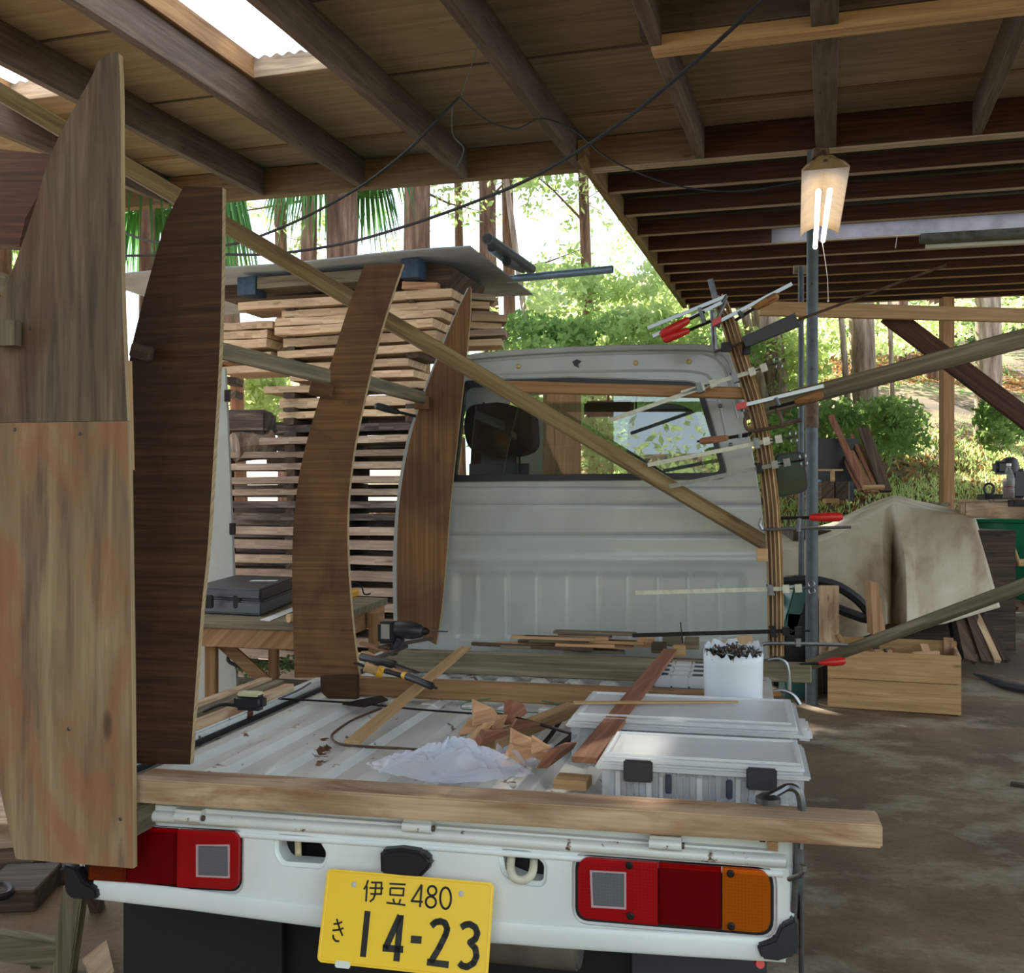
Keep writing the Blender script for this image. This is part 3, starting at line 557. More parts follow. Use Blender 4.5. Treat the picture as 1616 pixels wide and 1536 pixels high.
# plate lamp, licence plate
pl0 = [(607, 1335), (640, 1332), (672, 1337), (688, 1352), (686, 1362), (668, 1380), (640, 1378), (608, 1374)]
m = MB(); P = fy(pl0, -.0); m.prism(P, TY*-.03); m.build('plate_lamp', BLACK, truck, bevel=.008, seg=3, smooth=True)
PO = ty(516.8, 1371, -.028); PXv = (TX*math.cos(-.0)+UP*.012).normalized(); PYv = (-UP*math.cos(.30)-TY*math.sin(.30)).normalized(); PXv = (PXv-PYv*PXv.dot(PYv)).normalized(); PNv = PXv.cross(PYv); 
if PNv.dot(TY) > 0: PNv = -PNv
pw = .334
def pg(cx, cy, d=0):
    dx, dy = cx-175, cy-100; det = 1265*722+55*90; s = (dx*722+55*dy)/det; t = (1265*dy-90*dx)/det
    return PO+PXv*(s*pw)+PYv*(t*pw*.5)+PNv*d
def pr(s, t, d=0): return PO+PXv*(s*pw)+PYv*(t*pw*.5)+PNv*d
plate = MB(); cr = [(0, 0), (1, 0), (1, 1), (0, 1)]; out = []
rx, ry = .03, .06
for (cx, cy, t0) in ((1-rx, ry, -90), (1-rx, 1-ry, 0), (rx, 1-ry, 90), (rx, ry, 180)):
    for k in range(6): a = math.radians(t0+18*k); out.append((cx+rx*math.cos(a), cy+ry*math.sin(a)))
plate.prism([pr(*p, .001) for p in out], PNv*-.0025)
plo = plate.build('licence_plate', PLATEY, truck, g=PXv)
plo['label'] = 'yellow plate with black characters'
m = MB()
rim = [pr(.5+(s-.5)*.975, .5+(t-.5)*.955, .0012) for s, t in out]; m.tube(rim, .0011, 6, True); m.build('plate_rim', PLATEY, plo, smooth=True)
INK = plain('plate_ink', '#24261f', .35)
def stroke(m, pts, wd, d=.0014, disc=True):
    for i in range(len(pts)-1):
        a, b = pg(*pts[i], d), pg(*pts[i+1], d); m.bar(a, b, wd, .0012, PNv)
        if disc and i: m.lathe(a, PNv, [(wd/2, -.0006), (wd/2, .0006)], 10)
K = pw/1268
def ell(cx, cy, rx, ry, n=20, t0=0, t1=360): return [(cx+rx*math.cos(math.radians(t0+(t1-t0)*k/n)), cy+ry*math.sin(math.radians(t0+(t1-t0)*k/n))) for k in range(n+1)]
def glyph(name, strokes, wd, disc=True):
    m = MB()
    for s in strokes: stroke(m, s, wd*K, disc=disc)
    m.build(name, INK, plo)
glyph('place_name', [[(497, 185), (485, 225), (466, 258)], [(489, 232), (484, 352)], [(520, 203), (600, 203), (599, 292), (516, 292)], [(508, 246), (614, 247)], [(557, 203), (553, 292), (540, 330), (513, 352)], [(660, 210), (783, 214)], [(669, 243), (770, 246), (766, 299), (666, 295), (669, 243)], [(690, 325), (700, 358)], [(747, 327), (735, 362)], [(640, 356), (783, 372)]], 13)
glyph('class_number', [[(905, 213), (830, 340), (914, 345)], [(905, 213), (893, 385)], ell(983, 258, 32, 36), ell(974, 344, 38, 42), ell(1083, 312, 40, 81, 28)], 15)
glyph('kana', [[(240, 530), (275, 527), (306, 512)], [(233, 580), (275, 575), (317, 560)], [(263, 490), (285, 560), (312, 618)], [(238, 612), (243, 640), (262, 660), (288, 660)]], 13)
glyph('serial_number', [[(498, 424), (471, 772)]], 44, False)
glyph('serial_number', [[(746, 452), (638, 702)], [(618, 700), (771, 706)], [(750, 448), (722, 796)]], 46, False)
glyph('serial_number', [[(827, 628), (906, 632)]], 50, False)
glyph('serial_number', [[(978, 525), (1008, 496), (1045, 487), (1080, 500), (1096, 545), (1083, 590), (1040, 680), (972, 800)], [(948, 792), (1106, 808)]], 44)
glyph('serial_number', [[(1197, 530), (1228, 508), (1262, 503), (1300, 525), (1316, 570), (1300, 612), (1262, 638), (1300, 682), (1308, 740), (1285, 790), (1240, 818), (1205, 812), (1182, 790)]], 44)
for cx, cy in ((387, 222), (1198, 275)):
    m = MB(); m.lathe(pg(cx, cy, .0005), PNv, [(.0055, 0), (.005, .002), (.002, .003)], 14); m.build('screw', plain('screw_zinc', '#b9bab8', .4), plo, smooth=True)
m = MB(); m.box(pg(320, 835, .002), .030, .006, .012, (PXv, PNv, PYv)); m.build('plate_clip', WHITEP, plo, bevel=.002)
# corner guards
m = MB(); m.prism(fy([(1194, 1493), (1222, 1485), (1232, 1463), (1254, 1452), (1258, 1460), (1260, 1495), (1256, 1510), (1228, 1518), (1202, 1515)], -.018), TY*.14); m.build('corner_guard', plain('guard_black', '#26292c', .5), truck, bevel=.004, seg=2, smooth=True)
m = MB(); m.prism(fy([(97, 1366), (118, 1370), (130, 1392), (150, 1404), (152, 1420), (112, 1420), (102, 1410)], -.02), TY*.14); m.build('corner_guard', plain('guard_black_b', '#17181a', .5), truck, bevel=.004, seg=2, smooth=True)
m = MB(); m.tube([ty(1196, 1519, .02), ty(1200, 1522, .0)], .008, 10); m.build('reflector_stub', REDP, truck)
# bed: floor with lengthwise ribs, sides, cross lip
BZ = .675; BL = 1.93
prof = []; x = -.70; pitch = .118
while x < .70:
    prof += [(x, 0), (x+.05, 0), (x+.066, .0135), (x+.10, .0135)]; x += pitch
prof = [(a+.0, b) for a, b in prof if a < .70]+[(.70, 0)]
bed = MB(); n = len(prof)
bed.add([T(a, y, BZ+b) for y in (.02, .98, .985, .995, 1.0, BL) for a, b in [(p[0], p[1]*(.3 if y in (.985, .995) else 1)) for p in prof]], [(j*n+i, j*n+i+1, (j+1)*n+i+1, (j+1)*n+i) for j in range(5) for i in range(n-1)])
bed.build('bed_floor', PAINTR, truck, g=TY)
m = MB(); tb(m, 0, BL/2, BZ-.03, 1.42, BL, .03); tb(m, 0, .03, BZ-.02, 1.40, .03, .045); m.build('bed_frame', PAINT, truck)
sidez = .70
for s, nm in ((-1, 'bed_rail'), (1, 'bed_rail')):
    m = MB(); tb(m, s*.715, BL/2, BZ-.01, .04, BL, .08); m.build(nm, PAINTR, truck, g=TY, bevel=.006)
    m = MB(); tb(m, s*.683, BL/2, BZ+.006, .010, BL, .012); m.build('rubber_seal', RUBBER, truck, g=TY)
for s in (-1, 1):   # under-bed side skirts and corner returns
    m = MB(); tb(m, s*.715, .14, .60, .035, .24, .20); m.build('corner_return', PAINT, truck, bevel=.01)
    wh = thing('wheel', loc=(0, 0, 0)); wh.parent = truck; c = T(s*.60, .55, .26); wh.location = c-T(0, 0, 0)
    m = MB(); m.lathe(c, TX, [(.15, -.07), (.25, -.065), (.262, -.04), (.262, .04), (.25, .065), (.15, .07)], 28); m.build('tyre', RUBBER, wh, smooth=True)
    m = MB(); m.lathe(c, TX, [(.02, -.05), (.145, -.06), (.15, .0), (.145, .06), (.02, .05)], 20); m.build('rim', STEEL, wh, smooth=True)
    m = MB(); tb(m, s*.56, .24, .32, .27 if s > 0 else .40, .012, .40); m.build('mud_flap', plain('flap_grey', '#33373c', .6) if s > 0 else RUBBER, truck)
    m = MB(); tb(m, s*.60, 1.9+.7, .26, .145, .52, .52); 
m = MB(); tb(m, 0, 1.0, .52, .9, 1.8, .10); m.build('chassis', RUBBER, truck)
m = MB(); m.tube([T(.0, .16, .40), T(.33, .16, .40)], .06, 16); tb(m, .26, .13, .44, .12, .08, .07); m.build('exhaust_silencer', plain('dirty_steel', '#7b766c', .6, .3, noisy=.4, nscale=12), truck, bevel=.004, smooth=True)
m = MB(); tb(m, -.05, .40, .36, .25, .5, .16); m.build('axle_housing', RUBBER, truck, bevel=.02)
m = MB(); tb(m, .0, .30, .33, 1.2, .02, .26); m.build('under_panel', RUBBER, truck)
# ---- cab ----
CY = 1.96
def cy_(pts, y=CY): return [ty(a, b, y) for a, b in pts]
cabL = [(622, 1040), (621, 950), (622, 900), (628, 820), (638, 740), (655, 668), (683, 600), (700, 580)]
cabT = [(735, 566), (800, 558), (900, 552), (1000, 549), (1080, 548), (1125, 551), (1146, 562), (1158, 585)]
cabR = [(1170, 640), (1186, 700), (1200, 780), (1208, 850), (1213, 930), (1214, 1040)]
wout = rrpx([(728, 601), (900, 596), (1105, 603), (1150, 756), (712, 760)], [14, 1, 22, 20, 6], 6)
win = rrpx([(735, 611), (900, 605), (1098, 611), (1139, 746), (719, 750)], [10, 1, 18, 16, 4], 6)
yb = 770
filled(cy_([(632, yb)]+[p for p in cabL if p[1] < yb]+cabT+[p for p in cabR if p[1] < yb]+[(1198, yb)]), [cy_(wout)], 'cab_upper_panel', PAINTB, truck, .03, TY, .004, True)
def xl(y): 
    L_ = sorted(cabL, key=lambda p: p[1]); return np.interp(y, [p[1] for p in L_], [p[0] for p in L_])
def xr(y): return np.interp(y, [p[1] for p in cabR], [p[0] for p in cabR])
def relief(px, py):
    d = 0
    for yy, wd, dp in ((797, 2.0, .006), (845, 2.2, .008), (884, 7, -.006)): d += dp*math.exp(-((py-yy)/wd)**2)
    if 772 < py < 800: d -= .003
    # recessed lower box with vertical ribs
    def sm(t): t = max(0, min(1, t)); return t*t*(3-2*t)
    box = sm((px-712)/16)*sm((1180-px)/16)*sm((py-900)/12)*(1 if py < 1000 else sm((1012-py)/10))
    ph = ((px-752)/48) % 1.0; rib = 1-.9*math.exp(-((min(ph, 1-ph))/.055)**2)
    tr_ = 1 if py < 915 else 1
    d += box*(.007*(rib)+.002)
    return d
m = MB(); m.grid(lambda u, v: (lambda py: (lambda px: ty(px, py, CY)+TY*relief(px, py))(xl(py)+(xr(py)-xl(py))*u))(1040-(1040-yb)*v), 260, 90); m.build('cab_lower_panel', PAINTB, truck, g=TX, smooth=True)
# window rubber, glass, roof trim, screws
filled(cy_(wout, CY-.012), [cy_(win, CY-.012)], 'window_rubber', BLACK, truck, .03, TY, .004)
filled(cy_([(735, 608), (1102, 605), (1143, 750), (717, 754)], CY+.01), [], 'rear_window', GLASS, truck, .004, TY)
m = MB(); m.tube(smoothpts(cy_([(690, 590), (735, 566), (800, 558), (900, 552), (1000, 549), (1080, 548), (1125, 551), (1148, 563), (1160, 590), (1172, 640)], CY-.01), 5), .012, 8); m.build('roof_edge', PAINTB, truck, smooth=True)
m = MB(); m.tube(smoothpts(cy_([(722, 592), (800, 573+6), (900, 588), (1060, 586), (1108, 590), (1130, 610), (1146, 660), (1160, 720)], CY-.004), 5), .005, 8)
m = MB(); m.tube(smoothpts(cy_([(715, 584), (735, 574), (800, 567), (900, 561), (1000, 558), (1080, 557), (1118, 561), (1140, 578), (1152, 610), (1164, 660)], CY+.001), 5), .005, 8); m.build('seam', PAINTB, truck, smooth=True)
m = MB(); m.tube(smoothpts(cy_([(722, 594), (800, 590), (900, 587), (1040, 585), (1100, 588), (1122, 600), (1136, 640), (1146, 690)], CY+.002), 5), .006, 8); m.build('window_surround', PAINTB, truck, smooth=True)
for px, py in ((742, 580), (818, 578), (1003, 573), (1087, 571)):
    m = MB(); m.lathe(ty(px, py, CY-.001), -TY, [(.010, 0), (.009, .004), (.004, .006)], 12); m.build('roof_bolt', plain('brass', '#b49a6a', .4, .6), truck, smooth=True)
m = MB(); m.prism(cy_([(903, 571), (910, 567), (917, 570), (912, 575), (914, 581), (906, 577)], CY-.004), TY*.004); m.build('torn_hole', BLACK, truck)
for px, py in ((1137, 641), (1153, 702)):
    m = MB(); m.lathe(ty(px, py, CY-.001), -TY, [(.008, 0), (.008, .006), (.004, .01)], 10); m.build('panel_bolt', STEEL, truck)
# roof, sides, front of the cab
def shell(px, y0=CY, y1=CY+1.0, sc=1): return ty(*px, y0)
ring = [T(-.70, 0, .70)]
def cloc(px, py): p = ty(px, py, CY)-T(0, CY, 0); return p.dot(TX), p.z
RL = [cloc(*p) for p in cabL[::1]]+[cloc(*p) for p in cabT]+[cloc(*p) for p in cabR]
i0, i1 = 5, len(cabL)+len(cabT)+1
m = MB(); sec = RL[4:i1+1]; m.grid(lambda u, v: T(*(lambda k, f: (sec[k][0]*(1-f)+sec[min(k+1, len(sec)-1)][0]*f, CY+.02+1.05*v, (sec[k][1]*(1-f)+sec[min(k+1, len(sec)-1)][1]*f)-.03*v*v))(int(min(u*(len(sec)-1), len(sec)-1.001)), u*(len(sec)-1)-int(min(u*(len(sec)-1), len(sec)-1.001)))), 40, 6)
# keep only the roof part of that section (above the side windows)
zt = max(z for _, z in RL)
keep = [f for f in m.f if min(m.v[i].z for i in f) > zt-.18]; m.f = keep; m.m = [0]*len(keep)
m.build('cab_roof', PAINT, truck, g=TY, smooth=True, solid=.02)
for s in (-1, 1):
    m = MB(); m.prism([T(s*.71, CY+.02, .35), T(s*.71, CY+1.25, .35), T(s*.71, CY+1.25, 1.0), T(s*.71, CY+.95, 1.12), T(s*.71, CY+.02, 1.12)], TX*-.03*s); m.build('door', PAINT, truck)
    m = MB(); m.bar(T(s*.66, CY+.10, 1.12), T(s*.58, CY+.14, 1.70), .05, .05); m.build('side_pillar', PAINT, truck)
    m = MB(); m.bar(T(s*.69, CY+1.1, 1.05), T(s*.56, CY+.75, 1.76), .05, .05); m.build('front_pillar', BLACK, truck)
m = MB(); tb(m, 0, CY+1.2, .7, 1.4, .05, .6); m.build('front_panel', PAINT, truck, bevel=.02)
m = MB(); tb(m, 0, CY+.6, .40, 1.36, 1.2, .1); m.build('cab_floor', RUBBER, truck)
m = MB(); tb(m, 0, CY+1.0, 1.02, 1.34, .30, .10); m.build('dashboard', DGREY, truck, bevel=.02)
filled([T(-.66, CY+1.08, 1.08), T(.66, CY+1.08, 1.08), T(.56, CY+.78, 1.74), T(-.56, CY+.78, 1.74)], [], 'windscreen', GLASS, truck, .004, TY)
HR = [((800, 660), (840, 716), 'left'), ]
def cushion(px0, py0, px1, py1, y, th, mat, name):
    a, b_ = ty(px0, py0, y), ty(px1, py1, y); c = (a+b_)/2; m = MB(); wx = (b_-a).dot(TX); wz = abs(a.z-b_.z); m.box(c+TY*th/2, wx, th, wz, TAX); return m.build(name, mat, truck, bevel=min(.05, wz*.35), seg=4, smooth=True)
SEAT = plain('seat_cloth', '#22262a', .8); SEATG = plain('seat_vinyl', '#4a545a', .5)
m = MB(); m.prism(fy(rrpx([(738, 640), (790, 634), (838, 650), (842, 706), (820, 718), (775, 722), (738, 708), (731, 672)], 14), CY+.10), TY*.14); m.build('headrest', SEAT, truck, bevel=.02, seg=3, smooth=True); cushion(735, 712, 830, 800, CY+.12, .12, SEATG, 'seat_back')
m = MB(); m.prism(fy(rrpx([(992, 650), (1030, 637), (1075, 637), (1104, 655), (1112, 800), (986, 800)], [18, 20, 20, 18, 2, 2]), CY+.12), TY*.14); m.build('seat_back', SEATG, truck, bevel=.02, seg=3, smooth=True)
m = MB(); m.prism([ty(833, 682, CY+.3), ty(857, 688, CY+.3), ty(835, 718, CY+.3)], TY*.01); m.build('sun_visor_flap', plain('pale_card', '#b9cbd8', .5), truck)
m = MB(); p0 = ty(922, 633, CY+.62); p1 = ty(1000, 657, CY+.62); m.box((p0+p1)/2, (p1-p0).dot(TX), .03, p0.z-p1.z, TAX); m.build('interior_mirror', BLACK, truck, bevel=.012, seg=3, smooth=True)
m = MB(); m.tube([ty(960, 634, CY+.64), ty(960, 610, CY+.7)], .006, 8); m.build('mirror_stem', BLACK, truck)
for px in (820, 1004): m = MB(); m.tube([ty(px, 604, CY+.03), ty(px, 752, CY+.03)], .004, 6); m.build('window_bar', BLACK, truck)
# door mirrors
mr_ = thing('door_mirror', loc=(0, 0, 0)); mr_.parent = truck; c = ty(1249, 749, CY+.75); mr_.location = c-T(0, 0, 0)
mo = rrpx([(1222, 716), (1268, 712), (1276, 775), (1226, 787)], 12)
m = MB(); m.prism(fy(mo, CY+.75), TY*.05); m.build('mirror_shell', BLACK, mr_, bevel=.006, smooth=True)
cx, cyy = 1249, 749; filled(fy([((x-cx)*.88+cx, (y-cyy)*.9+cyy) for x, y in mo], CY+.745), [], 'mirror_glass', plain('dark_mirror', '#161f20', .15, .6), mr_, .005, TY)
m = MB(); m.tube([ty(1232, 745, CY+.80), T(.70, CY+.8, 1.25)], .01, 8); m.build('mirror_arm', BLACK, mr_)
mr2 = thing('door_mirror', loc=(0, 0, 0)); mr2.parent = truck; c = T(-.86, CY+.9, 1.30); mr2.location = c-T(0, 0, 0)
m = MB(); m.box(c, .13, .05, .2, TAX); m.build('mirror_shell', TEALP, mr2, bevel=.03, seg=3, smooth=True)
# side latch rod on right
m = MB(); m.tube([T(.755, .10, .70), T(.755, .10, .36)], .005, 8); m.tube([T(.752, .11, .68), T(.752, .11, .50)], .004, 8); m.build('latch_rod', STEEL, truck, smooth=True)
m = MB(); m.tube([ty(1245, 1388, -.03), ty(1262, 1382, -.05), ty(1268, 1374, -.05)], .0045, 8); m.lathe(ty(1268, 1373, -.05), UP, [(.006, 0), (.006, .008)], 10); m.build('latch_lever', CHROME, truck, smooth=True)
# ================= PLYWOOD FORMS =================
def form(name, label, y, L_, R_, mat, th, parent=None, g=UP, edge=W_PLYE):
    """L_, R_: left/right outlines top->bottom in pixels on the truck plane y; bent strip of plywood standing on edge."""
    m = MB()
    pts = smoothpts([V((a, b, 0)) for a, b in L_], 5); ptr = smoothpts([V((a, b, 0)) for a, b in R_], 5)
    poly = [ty(p.x, p.y, y) for p in pts]+[ty(p.x, p.y, y) for p in ptr[::-1]]
    n = len(poly); vec = TY*th
    m.v = poly+[p+vec for p in poly]; m.f = [tuple(range(n))[::-1], tuple(range(n, 2*n))]+[(i, (i+1) % n, n+(i+1) % n, n+i) for i in range(n)]; m.m = [0, 0]+[1]*n
    return m.build(name, [mat, edge], parent, g=g) if parent else tag(one(m, name, [mat, edge], label, 'plywood form', 'curved plywood forms on the truck bed', g=g), None)
f1 = thing('plywood_form', 'largest stained two-piece curved plywood form at the left edge, nearest the camera', 'plywood form', ty(120, 1370, -.08))
form('upper_sheet', '', -.08, [(172, 84), (155, 97), (145, 120), (120, 165), (93, 215), (75, 258), (58, 315), (40, 370), (18, 430), (-8, 490), (-40, 570), (-75, 668)], [(187, 84), (190, 150), (191, 300), (192, 450), (196, 560), (201, 664)], W_F1U, .014, f1, UP)
form('lower_sheet', '', -.08, [(-75, 669), (-70, 800), (-50, 1000), (-10, 1200), (25, 1356)], [(202, 664.6), (204, 800), (207, 1000), (209, 1200), (210, 1371)], W_F1L, .014, f1, UP)
m = MB(); m.box((ty(13, 527, -.10)), .045, .02, .05, TAX); m.build('cleat', W_GREY, f1)
m = MB(); m.bar(ty(203, 570, -.05), ty(207, 742, -.05), .012, .008, TX); m.build('splice_batten', W_PINE, f1)
m = MB(); m.box(ty(222, 1290, -.03), .028, .07, .055, TAX); m.build('foot_block', W_GREY, f1, bevel=.003)
for px, py in ((23, 678), (126, 685), (190, 1293), (108, 1151), (48, 518)):
    m = MB(); m.lathe(ty(px, py, -.082), -TY, [(.004, 0), (.003, .001)], 8); m.build('nail_head', STEEL, f1)
form('plywood_form', 'dark brown curved plywood form with a flat top, second from the left edge', .13, [(290, 294), (262, 350), (238, 430), (218, 505), (204, 570), (192, 680), (188, 850), (192, 1000), (205, 1205)], [(351, 296), (350, 430), (346, 560), (338, 700), (328, 860), (318, 960), (308, 1090), (300, 1207)], W_FORM, .015, None, TX)
form('plywood_form', 'narrow curved orange-brown plywood form with a square top, standing mid-bed', 1.0, [(575, 418), (548, 490), (520, 580), (496, 655), (474, 740), (463, 830), (461, 930), (465, 1070)], [(636, 416), (616, 475), (595, 545), (575, 630), (558, 715), (549, 800), (549, 880), (556, 980), (567, 1068)], W_FORM2, .015, None, TX)
form('plywood_form', 'pointed curved plywood form standing against the back of the cab', 1.86, [(741, 452), (722, 490), (698, 548), (672, 615), (648, 690), (632, 780), (626, 880), (628, 985)], [(743, 455), (741, 510), (733, 590), (722, 690), (712, 780), (704, 880), (697, 960), (688, 1018)], W_FORM2, .015, None, UP)
form('plywood_edge_strip', 'thin pale bent strip edging the pointed form beside the cab', 1.90, [(737, 455), (716, 500), (692, 556), (666, 622), (642, 694), (627, 782), (620, 880), (621, 985)], [(741, 454), (721, 498), (697, 554), (671, 620), (648, 694), (632, 782), (626, 880), (627, 985)], PANELW, .012, None, UP)['label'] = 'thin pale bent strip edging the pointed form beside the cab'
m = MB(); m.prism([ty(510, 1066, .99), ty(567, 1064, .99), ty(567, 1102, .99), ty(522, 1101, .99), ty(510, 1090, .99)], TY*-.02); one(m, 'foot_block', W_FORM, 'small plywood foot block nailed at the base of the mid-bed form', 'block', g=TX)
# stringers and brace
beam('diagonal_batten', 'long diagonal batten falling from upper left across the cab window to the laminated rib', 'batten', pv(-30, 128, 3.15), pv(1209, 858, 3.60), .030, .052, W_OLIVE, bev=.003)
beam('stringer', 'grey board joining the dark form to the mid-bed form', 'board', pv(330, 549, 2.42), pv(518, 595, 2.96), .02, .040, W_GREY, w1=.02, h1=.044)
beam('stringer', 'short grey board joining the mid-bed form to the pointed form', 'board', pv(572, 602, 3.1), pv(668, 628, 3.72), .02, .045, W_GREY, w1=.02, h1=.045)
beam('cleat_block', 'small brown block screwed to the left edge of the mid-bed form', 'block', ty(490, 611, .99), ty(526, 618, .99), .02, .045, W_FORM2)
beam('cleat_block', 'small dark block on the upper left of the dark brown form', 'block', ty(208, 552, .115), ty(240, 560, .115), .02, .032, W_DARK)
beam('window_batten', 'horizontal orange batten across the top of the cab window', 'batten', pv(780, 610, 3.55), pv(1178, 621, 3.50), .03, .040, W_PINEO)
beam('cleat_block', 'tan block under the lower end of the diagonal batten', 'block', ty(1194, 876, 1.70), ty(1212, 876, 1.70), .03, .045, W_PINE, bev=.002)
beam('cleat_block', 'small tan block where the short stringer meets the pointed form', 'block', ty(655, 636, 1.84), ty(678, 636, 1.84), .02, .05, W_FORM2, bev=.002)
# laminated rib
rib = thing('laminated_rib', 'laminated curved rib of thin clamped strips bending up past the right of the cab', 'laminated rib', ty(1225, 1036, 1.74))
cen = [V(p+(0,)) for p in ((1135, 466), (1148, 500), (1162, 545), (1181, 605), (1197, 660), (1208, 720), (1217, 790), (1221, 850), (1224, 930), (1225, 1036))]
cen = smoothpts(cen, 4); NS = 8
for k in range(NS):
    off = (k-(NS-1)/2)*3.25; cut = int([2, 0, 1, 0, 3, 0, 2, 5][k]); cc = cen[cut:]
    A = []; B = []
    for i, p in enumerate(cc):
        d = (cc[min(i+1, len(cc)-1)]-cc[max(i-1, 0)]).normalized(); nn = V((d.y, -d.x, 0)); wd = 1.35
        if nn.x < 0: nn = -nn
        A.append(p+nn*(off-wd)); B.append(p+nn*(off+wd))
    yy = 1.70+rnd.uniform(-.012, .012)
    poly = [ty(p.x, p.y, yy) for p in A]+[ty(p.x, p.y, yy) for p in B[::-1]]
    m = MB(); m.prism(poly, TY*.06); m.build('lamination', W_LAM, rib, g=UP)
# ================= CLAMPS =================
def clamp(name, label, parts):
    """parts: (part name, material, function(mb)) in world space"""
    t = thing(name, label, 'clamp'); first = None
    for pn, mt, fn in parts:
        m = MB(); fn(m)
        if first is None: first = sum(m.v, V((0, 0, 0)))/len(m.v); t.location = first
        m.build(pn, mt, t, smooth=(mt in (REDP, W_PEG, CHROME, STEEL, RUSTY)), bevel=0)
    return t
YC = 1.66
def P_(px, py, d=0): return ty(px, py, YC-d)
def hnd(a, b, r0, r1):
    d = b-a; return lambda m: m.lathe(a, d, [(r0*.6, 0), (r0, d.length*.08), (r1*1.05, d.length*.55), (r1, d.length*.9), (r1*.6, d.length)], 14)
def barf(a, b, w_, h_): return lambda m: m.bar(a, b, w_, h_)
def tubef(pts, r): return lambda m: m.tube(pts, r, 8)
def strap(label, a, kx, ky, sx, sy, ex, ey, mat=WBAR, wing=True):   # thin band clamp: bar from a to rib, sliding head, wing screw
    A = P_(*a, .02); Kp = P_(kx, ky, .02); S = P_(sx, sy, .02); E_ = P_(ex, ey, .02); d = (E_-Kp).normalized(); up = d.cross(TY).normalized()
    parts = [('bar', mat, barf(A, S, .004, .014)), ('jaw', STEEL if mat is WBAR else IRON, lambda m: (m.box(Kp, .018, .03, .035, (d, TY, up)), m.tube([Kp-up*.02+d*.01, Kp+up*.02-d*.01], .005, 6))),
             ('sliding_head', mat, lambda m: (m.box(S-d*.02, .022, .028, .026, (d, TY, up)), m.box(S+d*.02, .022, .028, .026, (d, TY, up)))), ('screw', STEEL if mat is WBAR else IRON, tubef([S-d*.03, E_], .0035))]
    if wing: parts.append(('wing_nut', CHROME, lambda m: (m.tube([E_+up*.012+(d*math.cos(t)+up*math.sin(t))*.010 for t in [k*math.pi/5 for k in range(10)]], .0025, 6, True), m.tube([E_-up*.012+(d*math.cos(t)+up*math.sin(t))*.010 for t in [k*math.pi/5 for k in range(10)]], .0025, 6, True))))
    return clamp('bar_clamp', label, parts)
strap('short pale bar clamp rising from the window batten, wing nut before a tree trunk', (1075, 620), 1160, 596, 1196, 584, 1228, 573)
strap('long perforated pale bar clamp crossing the cab window below its mirror', (962, 664), 1104, 612, 1116, 609, 1128, 604, wing=False)
strap('pale bar clamp crossing the lower right corner of the cab window', (1022, 734), 1194, 700, 1219, 695, 1252, 690)
strap('lowest grey bar clamp over the cab window, reaching toward the door mirror', (1056, 768), 1198, 739, 1232, 732, 1268, 726, plain('grey_bar', '#8d8b80', .5, .3, noisy=.3))
strap('level cream bar clamp on the white panel, its wing nut over the steel post', (1003, 936), 1216, 931, 1250, 929, 1281, 928)
strap('dark iron bar clamp lying level just above the offcuts on the bed', (998, 1003), 1220, 997, 1250, 996, 1278, 996, IRON, False)
def fclamp(label, b0, b1, jaw0, jaw1, slide, scr0, scr1, h0, h1, hmat, bmat, hr=.012, pad=None, br=.006, shape='flat', name='screw_clamp'):
    parts = [('bar', bmat, barf(P_(*b0), P_(*b1), .005, .012) if shape == 'flat' else tubef([P_(*b0), P_(*b1)], br)),
             ('fixed_jaw', bmat if shape != 'flat' else STEEL, tubef([P_(*b0), P_(*jaw0), P_(*jaw1)] if jaw0 else [P_(*b0), P_(*jaw1)], .007)),
             ('sliding_jaw', STEEL, tubef([P_(*slide), P_(*scr0)], .008)), ('screw', IRON, tubef([P_(*scr1), P_(*h0)], .0055)), ('handle', hmat, hnd(P_(*h0), P_(*h1), hr*.8, hr))]
    if pad: parts.append(('pad', REDP, lambda m: m.box(P_(*pad, .01), .034, .03, .022, ((P_(*b1)-P_(*b0)).normalized(), TY, UP))))
    return clamp(name, label, parts)
fclamp('upper of the two red-handled clamps pointing left above the cab roof', (1147, 467), (1022, 518), None, (1140, 478), (1104, 486), (1108, 500), (1112, 492), (1088, 504), (1042, 530), REDP, CHROME, .016)
fclamp('lower of the two red-handled clamps pointing left above the cab roof', (1146, 474), (1030, 531), None, (1130, 508), (1106, 492), (1112, 510), (1122, 507), (1088, 521), (1046, 537), REDP, CHROME, .014)
fclamp('wooden-handled clamp with a red pad near the top of the laminated rib', (1128, 511), (1250, 448), None, (1136, 515), (1166, 492), (1172, 500), (1160, 506), (1190, 487), (1228, 466), W_PEG, CHROME, .014, (1131, 508))
fclamp('wooden-handled clamp with a red pad gripping the rising beam end', (1172, 640), (1300, 609), None, (1172, 650), (1224, 628), (1230, 640), (1214, 645), (1254, 635), (1299, 622), W_PEG, CHROME, .015, (1170, 641))
fclamp('clamp with a red ribbed handle level with the lower batten end', (1203, 836), (1343, 832), (1199, 828), (1203, 818), (1260, 839), (1261, 818), (1232, 818), (1277, 817), (1330, 816), REDP, CHROME, .015, None, .0055, 'round')
fclamp('clamp with a reddish wooden handle lying over the window corner', (1180, 688), (1100, 697), None, (1182, 684), (1168, 685), (1168, 692), (1186, 684), (1150, 691), (1104, 697), W_RED, IRON, .012, None, .004, 'round')
